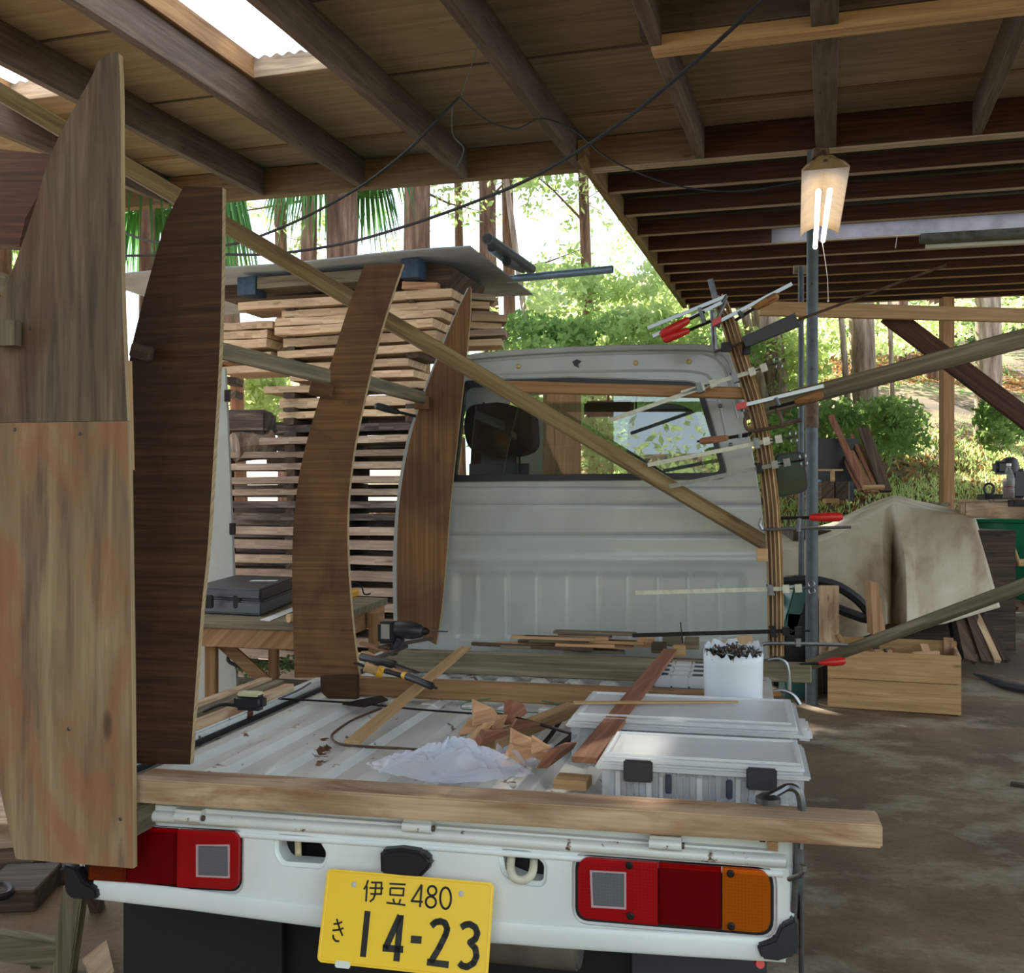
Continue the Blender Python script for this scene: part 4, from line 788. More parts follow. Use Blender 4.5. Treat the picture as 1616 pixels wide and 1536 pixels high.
clamp('bar_clamp', 'black-handled clamp with a long thin rusty rod sloping up right of the rib', [('bar', RUSTY, tubef([P_(1127, 556), P_(1190, 535), P_(1260, 505), P_(1494, 418, .1)], .0045)), ('grip', BLACK, lambda m: m.bar(P_(1174, 541, .02), P_(1258, 505, .02), .03, .036, UP, .03, .046)), ('jaw', IRON, lambda m: m.box(P_(1146, 548, .01), .03, .03, .03)), ('jaw', IRON, lambda m: m.box(P_(1178, 548, -.01), .022, .03, .05))])
clamp('c_clamp', 'rusty curved clamp hooked round the rib below the rising beam', [('frame', RUSTY, tubef(smoothpts([P_(1182, 648), P_(1176, 662), P_(1178, 675), P_(1188, 680), P_(1220, 675), P_(1265, 663)], 5), .006)), ('sliding_jaw', RUSTY, tubef(smoothpts([P_(1225, 645), P_(1232, 658), P_(1234, 672)], 4), .006)), ('screw', CHROME, tubef([P_(1234, 668), P_(1262, 661)], .004))])
clamp('bar_clamp', 'bright round-bar clamp hooked on the foot of the laminated rib', [('frame', CHROME, tubef(smoothpts([P_(1199, 1026), P_(1201, 1020), P_(1210, 1016), P_(1240, 1016), P_(1338, 1018)], 4), .0065)), ('slider', STEEL, lambda m: m.box(P_(1259, 1014), .016, .02, .026))])
clamp('c_clamp', 'silver hooked clamp over the bed timber right of the nail bucket', [('frame', CHROME, tubef(smoothpts([P_(1212, 1042, .1), P_(1228, 1040, .1), P_(1240, 1046, .1), P_(1245, 1062, .1), P_(1246, 1092, .1)], 5), .006))])
clamp('c_clamp', 'silver hooked clamp lying low behind the lidded box, right end', [('frame', CHROME, tubef(smoothpts([P_(1206, 1098, .25), P_(1230, 1090, .25), P_(1250, 1096, .25), P_(1262, 1112, .25)], 5), .007)), ('handle', W_PEG, tubef([P_(1206, 1096, .25), P_(1232, 1094, .25)], .010))])
clamp('screw_clamp', 'red clamp handle poking out over the corner of the wooden crate', [('handle', REDP, hnd(ty(1290, 1047, 1.60), ty(1334, 1043, 1.60), .006, .014)), ('screw', IRON, tubef([ty(1262, 1049, 1.60), ty(1292, 1047, 1.60)], .005))])
clamp('sash_clamp', 'black screw clamp handle on the left edge of the pointed form', [('handle', BLACK, hnd(ty(630, 651, 1.80), ty(592, 640, 1.80), .011, .014)), ('screw', IRON, tubef([ty(626, 650, 1.80), ty(656, 657, 1.80)], .006))])
clamp('pipe_section', 'small grey pipe end standing behind the top of the laminated rib', [('pipe', STEEL, tubef([ty(1121, 441, 1.85), ty(1134, 490, 1.85)], .011)), ('pipe', STEEL, tubef([ty(1124, 490, 1.87), ty(1128, 552, 1.87)], .010))])['category'] = 'pipe'
# ================= BED TIMBERS =================
tb_ = W_TAN
p0, p1 = V(ty(213, 1245, -.03)), V(ty(1393, 1310, -.03))
tail_ = MB(); L0, L1 = ty(205, 1229, -.05), ty(1393, 1303, -.05); b0, b1 = ty(205, 1267, -.05), ty(1393, 1340, -.05)
vec = TY*.085; tail_.add([L0, L1, b1, b0, L0+vec, L1+vec, b1+vec, b0+vec], [(0, 1, 2, 3), (7, 6, 5, 4), (4, 5, 1, 0), (3, 2, 6, 7), (0, 3, 7, 4), (1, 5, 6, 2)])
one(tail_, 'tailboard_beam', W_TAN, 'long squared tan beam lying across the tail of the truck bed', 'beam', g=TX, bevel=.003)
t = thing('c_clamp', 'steel C-clamp gripping the tail beam near its right end', 'clamp', ty(1215, 1262, .0))
m = MB(); m.tube(smoothpts([ty(1205, 1262, -.03), ty(1228, 1250, -.01), ty(1242, 1243, .01), ty(1256, 1246, .01), ty(1263, 1258, .01), ty(1266, 1290, .01), ty(1262, 1340, .0)], 5), .0075, 8); m.build('frame', STEEL, t, smooth=True)
m = MB(); m.lathe(ty(1212, 1262, -.02), UP, [(.022, -.006), (.022, .004), (.012, .01)], 14); m.build('pad', STEEL, t, smooth=True)
m = MB(); m.tube([ty(1258, 1330, -.0), ty(1253, 1440, .0)], .006, 8); m.build('screw', STEEL, t, smooth=True)
m = MB(); m.box(ty(1219, 1332, -.03), .018, .03, .016, TAX); one(m, 'shim', W_PINEO, 'tiny orange wooden shim under the right part of the tail beam', 'shim')
# left rail timbers
def tbar(name, label, x0, y0, x1, y1, z, w_, h_, mat, cat='timber', group=None, tl=0):
    a, b = tz(x0, y0, z), tz(x1, y1, z); m = MB(); m.bar(a-UP*h_/2, b-UP*h_/2, w_, h_); return one(m, name, mat, label, cat, group, g=b-a, bevel=.002, seg=1)
def lbar(lx, y0, y1, z, w_, h_, name, label, mat):
    m = MB(); m.bar(T(lx, y0, z+h_/2), T(lx, y1, z+h_/2), w_, h_); return one(m, name, mat, label, 'timber', g=TY, bevel=.002, seg=1)
lbar(-.695, .10, .98, .712, .03, .022, 'rail_timber', 'innermost long timber lying on the left bed rail', W_TAN)
lbar(-.735, .10, .99, .712, .035, .030, 'rail_timber', 'middle long timber lying on the left bed rail', W_GREY)
lbar(-.775, .10, .99, .712, .035, .036, 'rail_timber', 'outermost long timber on the left bed rail carrying the tape measure', W_TAN)
def xbar(y, px0, px1, z, d_, h_, name, label, mat):   # crosswise timber at truck depth y
    a = ty(px0, 1050, y); b = ty(px1, 1050, y); a.z = b.z = z+h_/2; m = MB(); m.bar(a, b, d_, h_); return one(m, name, mat, label, 'timber', g=TX, bevel=.003, seg=1)
xbar(1.08, 562, 1150, .69, .045, .055, 'cross_timber', 'tan timber laid across the middle of the bed from the mid-bed form', W_PINEO)
xbar(1.62, 610, 1280, .69, .05, .062, 'cross_timber', 'grey timber across the front of the bed, sticking out right beyond the rib', W_GREY)
xbar(1.52, 640, 1040, .69, .03, .035, 'cross_timber', 'thin grey timber lying in front of the grey cross timber', W_GREY)
# strips lying across
def strip(name, label, pts, w0, w1, th, mat):
    m = MB(); m.bar(pts[0], pts[1], w0, th, UP, w1, th); return one(m, name, mat, label, 'board', g=pts[1]-pts[0], bevel=.001, seg=1)
def atz(px, py, z): return tz(px, py, z)
strip('thin_strip', 'tan strip lying diagonally on the left of the bed over the cross timber', (atz(556, 1172, .705), atz(735, 1022, .775)), .040, .040, .008, W_PINE)
strip('thin_strip', 'reddish rough board leaning diagonally over the lidded plastic boxes', (atz(922, 1200, .765), atz(1058, 1027, .80)), .052, .044, .012, W_RED)
strip('thin_strip', 'golden plank running from the offcut pile to the lidded plastic box', (atz(770, 1174, .71), atz(905, 1118, .72)), .04, .04, .03, W_PINE)
strip('loose_lath', 'flat pale lath lying on the lid of the rear plastic box', (tz(905, 1109, .786), tz(1165, 1108, .786)), .028, .016, .004, W_PINE)
# rods
def rod(name, label, pts, r, mat, cat='rod'):
    m = MB(); m.tube(smoothpts(pts, 6), r, 7); return one(m, name, mat, label, cat, smooth=True)
rod('bent_rod', 'rust-brown steel rod bent into a hook around the foot of the tan strip', [tz(602, 1118, .70), tz(560, 1135, .69), tz(528, 1156, .69), tz(524, 1166, .69), tz(535, 1174, .69), tz(560, 1178, .69), tz(620, 1181, .69), tz(685, 1185, .69)], .0035, RUSTY)
rod('flat_bar', 'thin dark flat bar lying across the middle of the bed', [tz(440, 1103, .70), tz(560, 1110, .70), tz(660, 1120, .70), tz(755, 1127, .70)], .003, IRON)
rod('flat_bar', 'dark pointed bar lying over the golden plank', [tz(748, 1118, .74), tz(820, 1135, .74), tz(902, 1158, .74)], .004, IRON)
rod('hoop_strap', 'curved black strap end on the bed beside the rear plastic box', [tz(828, 1185, .69), tz(850, 1180, .69), tz(868, 1162, .69), tz(885, 1137, .69)], .006, IRON, 'strap')
rod('green_wire', 'thin green wire loop lying on the bed ribs', [tz(850, 1125, .70), tz(760, 1121, .70), tz(728, 1118, .70), tz(740, 1108, .70), tz(800, 1101, .70), tz(860, 1107, .70), tz(900, 1115, .70)], .0016, plain('green_wire', '#2c6b4b', .5), 'wire')
rod('thin_rod', 'upright thin wire standing above the offcuts at the bed front', [ty(1077, 1015, 1.6), ty(1074, 982, 1.6)], .002, IRON, 'wire')
m = MB(); m.bar(tz(878, 1182, .69), tz(905, 1160, .69), .02, .003); one(m, 'metal_strip', IRON, 'short dark metal strip left of the front plastic box', 'strip')
m = MB(); m.prism([tz(540, 1113, .70), tz(575, 1117, .70), tz(612, 1106, .70), tz(602, 1100, .70), tz(568, 1106, .70)], UP*.004); one(m, 'chisel_plate', IRON, 'dark steel blade lying beside the tan strip', 'blade')
# ---- offcut pile ----
OC = [((722, 1160, 776, 1148), .03, W_OFF, 'pale offcut at the back left of the wedge pile'), ((728, 1185, 760, 1165), .045, W_PINE, 'light squarish wedge at the left of the wedge pile'), ((745, 1175, 792, 1165), .03, W_RED, 'dark reddish wedge in the middle of the pile'), ((770, 1170, 800, 1155), .05, W_OFF, 'upright pointed wedge at the top of the pile'), ((798, 1165, 832, 1158), .03, W_RED, 'brown offcut at the right back of the pile'), ((804, 1190, 830, 1180), .03, W_OFF, 'slanting wedge at the right of the pile'), ((790, 1215, 836, 1198), .032, W_OFF, 'wedge with two nail holes at the front of the pile'), ((845, 1222, 862, 1200), .035, W_RED, 'split reddish offcut in the bag mouth'), ((840, 1205, 858, 1196), .03, W_OFF, 'small offcut at the right end of the pile'), ((795, 1160, 812, 1148), .05, W_RED, 'dark upright wedge behind the pile'), ((745, 1160, 768, 1150), .05, W_OFF, 'thin tan wedge standing at the back of the pile')]
for k, ((xa, ya, xb, yb_), h, mt, lb) in enumerate(OC):
    z = .70+.012*(k % 3)
    a, b = tz(xa, ya, z), tz(xb, yb_, z+.01); d = b-a; n = d.cross(UP).normalized(); w_ = .028+.01*rnd.random()
    an = rnd.uniform(-.6, .6); d2_ = (d.normalized()*math.cos(an)+n*math.sin(an)); n2_ = d2_.cross(UP).normalized(); L_ = d.length*1.55; h *= 1.25; w_ *= 1.4; lean = n2_*(h*rnd.uniform(-.9, .9))
    top_ = UP*h+lean; c0 = a+UP*(.012*(k//4))
    m = MB(); m.prism([c0, c0+d2_*L_, c0+d2_*(L_*rnd.uniform(.55, 1.0))+top_*rnd.uniform(.25, .5), c0+d2_*(L_*rnd.uniform(.0, .25))+top_], n2_*(w_*.55)+UP*rnd.uniform(-.004, .006)); one(m, 'wood_offcut', mt, lb, 'offcut', 'wedge offcuts piled on the bed', g=d2_, bevel=.0008, seg=1)
m = MB(); a, b = tz(878, 1232, .71), tz(930, 1236, .71); m.bar(a, b, .055, .02); one(m, 'wood_offcut', W_PINE, 'lone pale block right behind the tail beam, left of the front plastic box', 'offcut', g=TX, bevel=.001)
# plastic bag
bagc = tz(700, 1210, .70); rb = random.Random(5)
def bagf(u, v):
    a = u*2*math.pi; r = (.02+v*.98); p = tz(705, 1222, .695)+TX*(math.cos(a)*(.175+.02*math.sin(a*5))*r)+TY*(math.sin(a)*(.085+.015*math.sin(a*4+1))*r)
    n = .5*math.sin(a*3+v*9)+.5*math.sin(a*7-v*5)+.4*math.sin(a*13+v*17)
    cr = abs(math.sin(a*5+v*7+math.sin(a*3)*2))+.6*abs(math.sin(a*11-v*19+2))+.5*abs(math.sin(a*2+v*31))
    return p+UP*(.050*(1-r**2.2)*(1+.22*n)*(1.0+.25*math.cos(a+.8))+.0065*cr*(1-.3*r)+.002)+TX*(.006*n)
m = MB(); m.grid(bagf, 110, 34); one(m, 'plastic_bag', BAG, 'crumpled translucent plastic bag behind the tail beam', 'bag', smooth=True)
def bagf2(u, v):
    a = u*2*math.pi; r = .05+.95*v; p = tz(835, 1212, .695)+TX*(math.cos(a)*.075*r)+TY*(math.sin(a)*.055*r); n = .5*math.sin(a*4+v*9)+.4*math.sin(a*9-v*7)
    return p+UP*(.004+.05*r**2*(.6+.4*n))
m = MB(); m.grid(bagf2, 60, 10); one(m, 'plastic_bag', BAG, 'open torn plastic bag mouth holding offcuts', 'bag', smooth=True)
# ---- boxes ----
def pbox(name, label, P0, ux, uy, W, D, H, lid=.02, latch=()):
    t = thing(name, label, 'box', P0+ux*W/2+uy*D/2); ax = (ux, uy, UP); th = .004
    m = MB(); z = P0.z
    ins = .012
    def side(a, b, hh): 
        n = (b-a).cross(UP).normalized(); m.prism([a, b, b+UP*hh, a+UP*hh], n*th)
    c = [P0+ux*ins+uy*ins, P0+ux*(W-ins)+uy*ins, P0+ux*(W-ins)+uy*(D-ins), P0+ux*ins+uy*(D-ins)]
    for i in range(4): side(c[(i+1) % 4], c[i], H-lid)
    m.box(P0+ux*W/2+uy*D/2+UP*.003, W-2*ins, D-2*ins, .005, ax); m.build('tub', PBOX, t, bevel=0)
    m = MB(); m.box(P0+ux*W/2+uy*D/2+UP*(H-lid+.004), W, D, .008, ax); m.build('rim', PLID, t, bevel=.003)
    m = MB(); m.box(P0+ux*W/2+uy*D/2+UP*(H-lid/2+.004), W-.012, D-.012, lid-.004, ax); m.build('lid', PLID, t, bevel=.008, seg=3, smooth=True)
    m = MB()
    for k in (.12, .88): m.box(P0+ux*W/2+uy*D*k+UP*(H+.003), W*.9, .008, .006, ax)
    for k in (.05, .95): m.box(P0+ux*W*k+uy*D/2+UP*(H+.003), .008, D*.78, .006, ax)
    m.build('lid_ridge', PLID, t, bevel=.002); return t, ax
ux = TX; 
B2 = tz(942, 1222, .70); B2 = T((B2-TO).dot(TX), .17, .69); W2 = (ty(1279, 1270, .10)-ty(938, 1240, .10)).dot(TX)
B2 = T((ty(939, 1240, .10)-TO).dot(TX), .10, .69)
b2, ax = pbox('plastic_box', 'front clear plastic storage box with black latches, full of small parts', B2, TX, TY, W2, .25, .092)
for px in (1007, 1202):
    c = ty(px, 1217 if px < 1100 else 1230, .098); m = MB(); m.box(c, .056, .010, .042, TAX); m.build('latch', plain('latch_black', '#26292d', .5), b2, bevel=.003)
for px in (1055, 1151):
    c = ty(px, 1238 if px < 1100 else 1246, .108); m = MB(); m.box(c, .012, .008, .036, TAX); m.build('divider_clip', plain('clip_blue', '#2c3442', .5), b2, bevel=.002)
CON = [plain('part_%d' % k, c, .5) for k, c in enumerate(('#6d6a64', '#c8c4ba', '#34302c', '#7a838c', '#5d4a35'))]
rc = random.Random(11)
for k in range(26):   # upright packets seen through the front
    m = MB(); x = .03+k*(W2-.09)/26; m.box(B2+TX*x+TY*(.035)+UP*(.036), rc.uniform(.006, .012), .03, rc.uniform(.04, .062), TAX); m.build('packet', CON[rc.randrange(5)], b2)
m = MB(); m.box(B2+TX*W2*.5+TY*.14+UP*.035, W2*.86, .14, .05, TAX); m.build('contents', plain('pale_contents', '#b5b5ac', .7, noisy=.4, nscale=40), b2)
B1 = T((ty(892, 1180, .47)-TO).dot(TX), .47, .69); W1 = (ty(1268, 1180, .47)-ty(892, 1180, .47)).dot(TX)
b1_, ax = pbox('plastic_box', 'rear wide clear plastic storage box with a flat lid under the bucket', B1, TX, TY, W1, .36, .088)
m = MB(); m.box(B1+TX*W1*.5+TY*.18+UP*.03, W1*.9, .28, .04, TAX); m.build('contents', plain('dim_contents', '#8a8a86', .8, noisy=.6, nscale=60), b1_)
m = MB(); m.box(B1+TX*(W1+.006)+TY*.16+UP*.055, .030, .12, .03, TAX); m.box(B1+TX*(W1+.016)+TY*.16+UP*.045, .022, .08, .02, TAX); m.build('end_handle', PLID, b1_, bevel=.006, smooth=True)
# torn-edged nail bucket
BY = .965; bc = (ty(1108, 1100, BY)+ty(1207, 1100, BY))/2; br_ = (ty(1207, 1100, BY)-ty(1108, 1100, BY)).length/2*.94; zb = .695; ztop = ty(1157, 1030, BY).z
bk = thing('nail_bucket', 'milky plastic container with a jagged cut rim, full of nails', 'bucket', V((bc.x, bc.y, zb)))
N = 64; rj = random.Random(4); js = [rj.uniform(-.012, .010) for _ in range(N)]
m = MB(); m.grid(lambda u, v: V((bc.x, bc.y, zb))+TX*(math.cos(u*2*math.pi)*br_*(.95+.05*v))+TY*(math.sin(u*2*math.pi)*br_*(.95+.05*v)*.9)+UP*((ztop-zb)*v+(js[int(u*N) % N]+(.022 if math.sin(u*2*math.pi) > .1 else 0))*(v > .99)), N, 8)
m.build('container', PBUCK, bk, smooth=True, solid=.003)
m = MB(); m.lathe(V((bc.x, bc.y, zb)), UP, [(br_*.7, .0), (br_*.80, ztop-zb-.035), (br_*.5, ztop-zb-.02), (.001, ztop-zb-.012)], 24); m.build('nail_fill', plain('nail_mass', '#4b3f3a', .6, .5, noisy=.7, nscale=90), bk)
m = MB()
for k in range(420):
    a = rj.uniform(0, 6.28); r = br_*.84*math.sqrt(rj.random()); c = V((bc.x, bc.y, ztop-.012+.018*(1-r/br_)+rj.uniform(-.006, .012)))+TX*math.cos(a)*r+TY*math.sin(a)*r*.9
    d = V((rj.gauss(0, 1), rj.gauss(0, 1), rj.gauss(0, .6))).normalized()*.016; m.cm = rj.randrange(3); m.tube([c-d, c+d], .0016, 4)
    if k % 3 == 0: m.lathe(c+d, d, [(.0042, 0), (.0042, .0012)], 6)
o = m.build('nails', [CHROME, RUSTY, STEEL], bk); o['kind'] = 'stuff'
m = MB(); c = ty(1155, 1012, 1.35); m.prism([ty(1122, 1022, 1.4), ty(1122, 1012, 1.4), ty(1160, 1011, 1.4), ty(1165, 1004, 1.4), ty(1186, 1003, 1.4), ty(1190, 1024, 1.4)], TY*.012); one(m, 'stained_jug_end', plain('stained_plastic', '#bb9a72', .6, noisy=.25, nscale=15), 'stained tan torn plastic piece standing behind the nail bucket', 'container')
# small parts organiser: trays of small boxes
og = thing('parts_tray', 'dark tray holding rows of small pale plastic boxes left of the nail bucket', 'tray', T(.46, 1.22, .69))
xa = (ty(1030, 1080, 1.15)-TO).dot(TX); xb = (ty(1112, 1080, 1.15)-TO).dot(TX)
m = MB(); m.box(T((xa+xb)/2, 1.24, .715), xb-xa+.02, .24, .05, TAX); m.build('tray', plain('purple_tray', '#2d2b3c', .5), og, bevel=.005)
for r_ in range(4):
    for c_ in range(3):
        m = MB(); m.box(T(xa+.03+c_*(xb-xa-.05)/2, 1.16+r_*.055, .757+.004*r_), .052, .046, .034, TAX); sb = m.build('small_box', PLID, og, bevel=.004, smooth=True)
        if c_ != 1: m = MB(); m.box(T(xa+.03+c_*(xb-xa-.05)/2, 1.16+r_*.055, .776+.004*r_), .03, .02, .003, TAX); m.build('small_label', DGREY, sb)
# offcuts at the bed front
rs = random.Random(21)
for k in range(16):
    z = .715+.011*(k//3); px = 860+rs.uniform(0, 110); L_ = rs.uniform(.14, .32); m = MB(); c = tz(px, 1018, z); c = T((c-TO).dot(TX), rs.uniform(1.72, 1.84), z+.035)
    an = rs.uniform(-.25, .25); d = TX*math.cos(an)+TY*math.sin(an); m.bar(c-d*L_/2, c+d*L_/2, rs.uniform(.03, .05), .010)
    one(m, 'scrap_strip', rs.choice([W_OFF, W_PINE, W_GREY]), 'thin scrap strip in the heap against the cab, '+ORD[k]+' from the bottom', 'wood strip', 'scrap strips heaped at the bed front', g=d)
for k, (px, py, w_, h_, mt, lb) in enumerate([(1040, 1022, .05, .035, W_DARK, 'dark block at the left of the blocks before the cab panel'), (1072, 1026, .045, .04, W_PINE, 'pale cube block at the front edge below the thin wire'), (1062, 1012, .07, .03, W_GREY, 'grey block lying behind the pale cube block'), (1092, 1015, .05, .04, W_GREY, 'last grey block toward the nail bucket'), (1020, 1014, .06, .03, W_OFF, 'wedge block beside the slat heap')]):
    m = MB(); c = ty(px, py, 1.70+.02*k); m.box(c, w_, .05, h_, TAX); one(m, 'wood_block', mt, lb, 'block', g=TX, bevel=.002)
strip('dark_lath', 'long dark lath lying along the foot of the cab panel', (ty(745, 1016, 1.74), ty(935, 1026, 1.70)), .02, .025, .012, W_DARK)
for k, (a, b, lb) in enumerate([((570, 1015), (620, 1030), 'dark scrap lath under the drill, nearest the mid-bed form'), ((588, 1042), (640, 1020), 'scrap lath crossing below the drill'), ((600, 1022), (680, 1008), 'dark lath behind the drill'), ((575, 1030), (660, 1075), 'thin lath running under the chisels')]):
    strip('scrap_lath', lb, (tz(a[0], a[1], .79), tz(b[0], b[1], .77)), .022, .02, .01, [W_RED, W_DARK, W_DARK, W_OFF][k])
# drill
dr = thing('power_drill', 'black power drill lying on its side at the front left of the bed', 'drill', ty(640, 1015, 1.45))
yd = 1.45; m = MB(); m.box(ty(613, 998, yd), .062, .06, .075, TAX); m.build('battery', BLACK, dr, bevel=.008, seg=3, smooth=True)
m = MB(); m.box(ty(608, 997, yd-.032), .03, .003, .05, TAX); m.build('battery_label', plain('label_grey', '#8a887c', .6), dr)
m = MB(); a, b = ty(622, 993, yd), ty(668, 997, yd); m.lathe(a, b-a, [(.025, 0), (.032, .02), (.030, .07), (.022, .10), (.015, (b-a).length)], 16); m.build('motor_housing', BLACK, dr, smooth=True)
m = MB(); m.bar(ty(634, 1004, yd), ty(618, 1034, yd), .035, .03, TX); m.build('grip', plain('grip_grey', '#2e3134', .6), dr, bevel=.008)
m = MB(); a, b = ty(664, 996, yd), ty(677, 997, yd); m.lathe(a, b-a, [(.014, 0), (.014, .02), (.007, (b-a).length)], 12); m.build('chuck', IRON, dr, smooth=True)
m = MB(); m.tube([ty(676, 996, yd), ty(707, 997, yd)], .0028, 8); m.build('drill_bit', STEEL, dr)
# chisels/saws with yellow ends
def tool(name, label, a, b, c, hm, bm_, r=.013):
    t = thing(name, label, 'hand tool', a); m = MB(); d = b-a; m.lathe(a, d, [(r*.85, 0), (r, d.length*.1), (r*.85, d.length*.5), (r, d.length*.95), (r*.6, d.length)], 12); m.build('handle', hm, t, smooth=True)
    m = MB(); m.lathe(a-d.normalized()*.004, d, [(r*.9, 0), (r*1.05, .006), (r*1.05, .018), (r*.8, .02)], 12); m.build('yellow_end', YELP, t, smooth=True)
    m = MB(); m.bar(b, c, .014, .004); m.build('blade', bm_, t); return t
yz = .80
tool('chisel', 'black and yellow chisel lying highest in the tool heap by the mid-bed form', tz(566, 1036, yz), tz(625, 1050, yz-.01), tz(660, 1062, .79), BLACK, IRON)
tool('chisel', 'chisel with a yellow butt end lying below the others in the tool heap', tz(602, 1062, .78), tz(575, 1052, .80), tz(560, 1046, .80), W_PINE, IRON, .016)
tool('chisel', 'black-gripped tool with a yellow ring lying over the tan strip', tz(638, 1066, .79), tz(683, 1084, .775), tz(690, 1087, .77), BLACK, IRON, .011)
tool('chisel', 'dark tool with a round shaft behind the yellow-butted chisel', tz(604, 1058, .79), tz(640, 1068, .785), tz(645, 1070, .78), IRON, IRON, .008)
# tape measure
tm = thing('tape_measure', 'black and cream tape measure on the left rail timbers', 'tape measure', tz(394, 1118, .75))
c = tz(395, 1108, .775); m = MB(); m.box(c, .078, .045, .040, TAX); m.build('case', BLACK, tm, bevel=.010, seg=3, smooth=True)
m = MB(); m.box(c+UP*.021, .062, .036, .010, TAX); m.build('cream_top', plain('cream', '#c8c29c', .5), tm, bevel=.004, seg=2, smooth=True)
m = MB(); m.tube(smoothpts([c-TX*.03-UP*.012, c-TX*.08-UP*.01, c-TX*.13-UP*.03], 4), .005, 6); m.build('wrist_strap', BLACK, tm)
m = MB(); m.tube(smoothpts([tz(440, 1103, .76), tz(470, 1090, .765), tz(490, 1078, .765)], 5), .0025, 6); one(m, 'pencil_line_cord', plain('mauve_cord', '#4a4350', .6), 'thin dark cord lying along the left rail timbers', 'cord')
# ================= LEFT BACKGROUND: bench, case, panel =================
PZ = 6.15; tl = pv(345, 578, PZ); 
m = MB(); pts = [pv(290, 580, PZ), pv(355, 581, PZ), pv(363, 760, PZ-.02), pv(370, 930, PZ-.05), pv(374, 1122, PZ-.1), pv(290, 1122, PZ-.1)]; m.prism(pts, V((0, .04, 0)))
pn = one(m, 'white_door_panel', PANELW, 'plain white door panel standing on end behind the workbench', 'panel')
for y in (625, 835):
    m = MB(); m.box(pv(359 if y < 700 else 367, y, PZ-.03), .03, .03, .07); o = m.build('latch', IRON, pn)
wb = thing('workbench', 'rough wooden workbench at the left with a black tool case on it', 'bench', V((-1.35, 5.0, 0)))
zt = .78
def bz(px, py, z=zt): return tz(px, py, z)
A, B = pv(318, 976, 4.55), pv(462, 982, 4.40); zt = A.z
# table top as a slab whose visible corners are at the case side and the right end
c1_, c2_, c3_, c4_ = tz(300, 978, zt), tz(500, 984, zt), tz(612, 938, zt+.02), tz(330, 930, zt)
c3_.z = zt; m = MB(); m.prism([c1_, c2_, c3_, c4_], UP*-.035); m.build('bench_top', W_GREY, wb, g=c2_-c1_, bevel=.003)
m = MB(); m.bar(c1_+UP*-.075+V((0, .04, 0)), c2_+UP*-.075+V((0, .04, 0)), .03, .09); m.bar(c2_+UP*-.08+V((-.02, .03, 0)), c3_+UP*-.08+V((-.03, -.02, 0)), .03, .085); m.build('apron', W_PINEO, wb)
def leg(px, zc, w_=.065): 
    p = pv(px, 1000, zc); m = MB(); m.bar(V((p.x, zc, 0)), V((p.x, zc, zt-.04)), w_, w_, V((0, 1, 0))); m.build('leg', W_PINEO, wb, g=UP, bevel=.003)
leg(334, 4.62, .05); leg(432, 4.9, .045); leg(590, 5.15, .05)
m = MB(); m.bar(pv(343, 1008, 4.64), pv(436, 1090, 4.64), .02, .055); m.build('diagonal_strut', W_PINEO, wb)
ts = thing('tool_case', 'black and grey hard tool case lying closed on the workbench', 'case', pv(395, 966, 4.6))
ax_ = (V((1, 0.02, 0)).normalized(), V((-.02, 1, 0)).normalized(), UP)
f0, f1_ = tz(300, 966, zt+.005), tz(412, 972, zt+.005); dv = tz(470, 946, zt+.005)-f1_
m = MB(); m.prism([f0, f1_, f1_+dv, f0+dv], UP*.062); m.build('lower_shell', plain('case_grey', '#45484a', .5), ts, bevel=.008, seg=3, smooth=True)
m = MB(); m.prism([f0+UP*.065, f1_+UP*.065, f1_+dv+UP*.065, f0+dv+UP*.065], UP*.055); m.build('upper_shell', plain('case_black', '#222528', .45), ts, bevel=.012, seg=3, smooth=True)
for px in (332, 376):
    m = MB(); p = tz(px, 969, zt+.005); m.box(p+UP*.058+V((0, -.016, 0)), .035, .024, .06, ax_); m.build('catch', BLACK, ts, bevel=.004)
m = MB(); m.box((f0+f1_)/2+dv*.55+UP*.1215+TX*.08, .13, .06, .002); m.build('case_label', PAPER, ts)
m = MB(); m.prism([tz(410, 979, zt+.002), tz(425, 981, zt+.002), tz(470, 962, zt+.002), tz(470, 956, zt+.002)], UP*.002); one(m, 'paper_sheet', PAPER, 'white paper sheet on the bench under the tool case', 'paper')
m = MB(); m.tube([tz(455, 976, zt+.02), tz(500, 972, zt+.02)], .02, 10); one(m, 'round_block', W_PINE, 'round wooden block at the front edge of the bench', 'block', smooth=True)
m = MB(); m.prism([tz(553, 944, zt), tz(566, 940, zt), tz(566, 936, zt), tz(553, 938, zt)], UP*.025); one(m, 'yellow_tool', YELP, 'small yellow tool on the right end of the bench', 'hand tool')
rod('thin_bracket', 'bent dark wire bracket standing on the right end of the bench', [pv(545, 926, 5.1), pv(558, 920, 5.1), pv(570, 926, 5.1), pv(575, 938, 5.1), pv(585, 937, 5.1)], .004, IRON, 'bracket')
rod('hanging_hose', 'black hose loop hanging under the workbench', [pv(385, 996, 5.2), pv(380, 1012, 5.2), pv(365, 1028, 5.2), pv(360, 1042, 5.2), pv(372, 1050, 5.2), pv(392, 1058, 5.2)], .010, CABLE, 'hose')
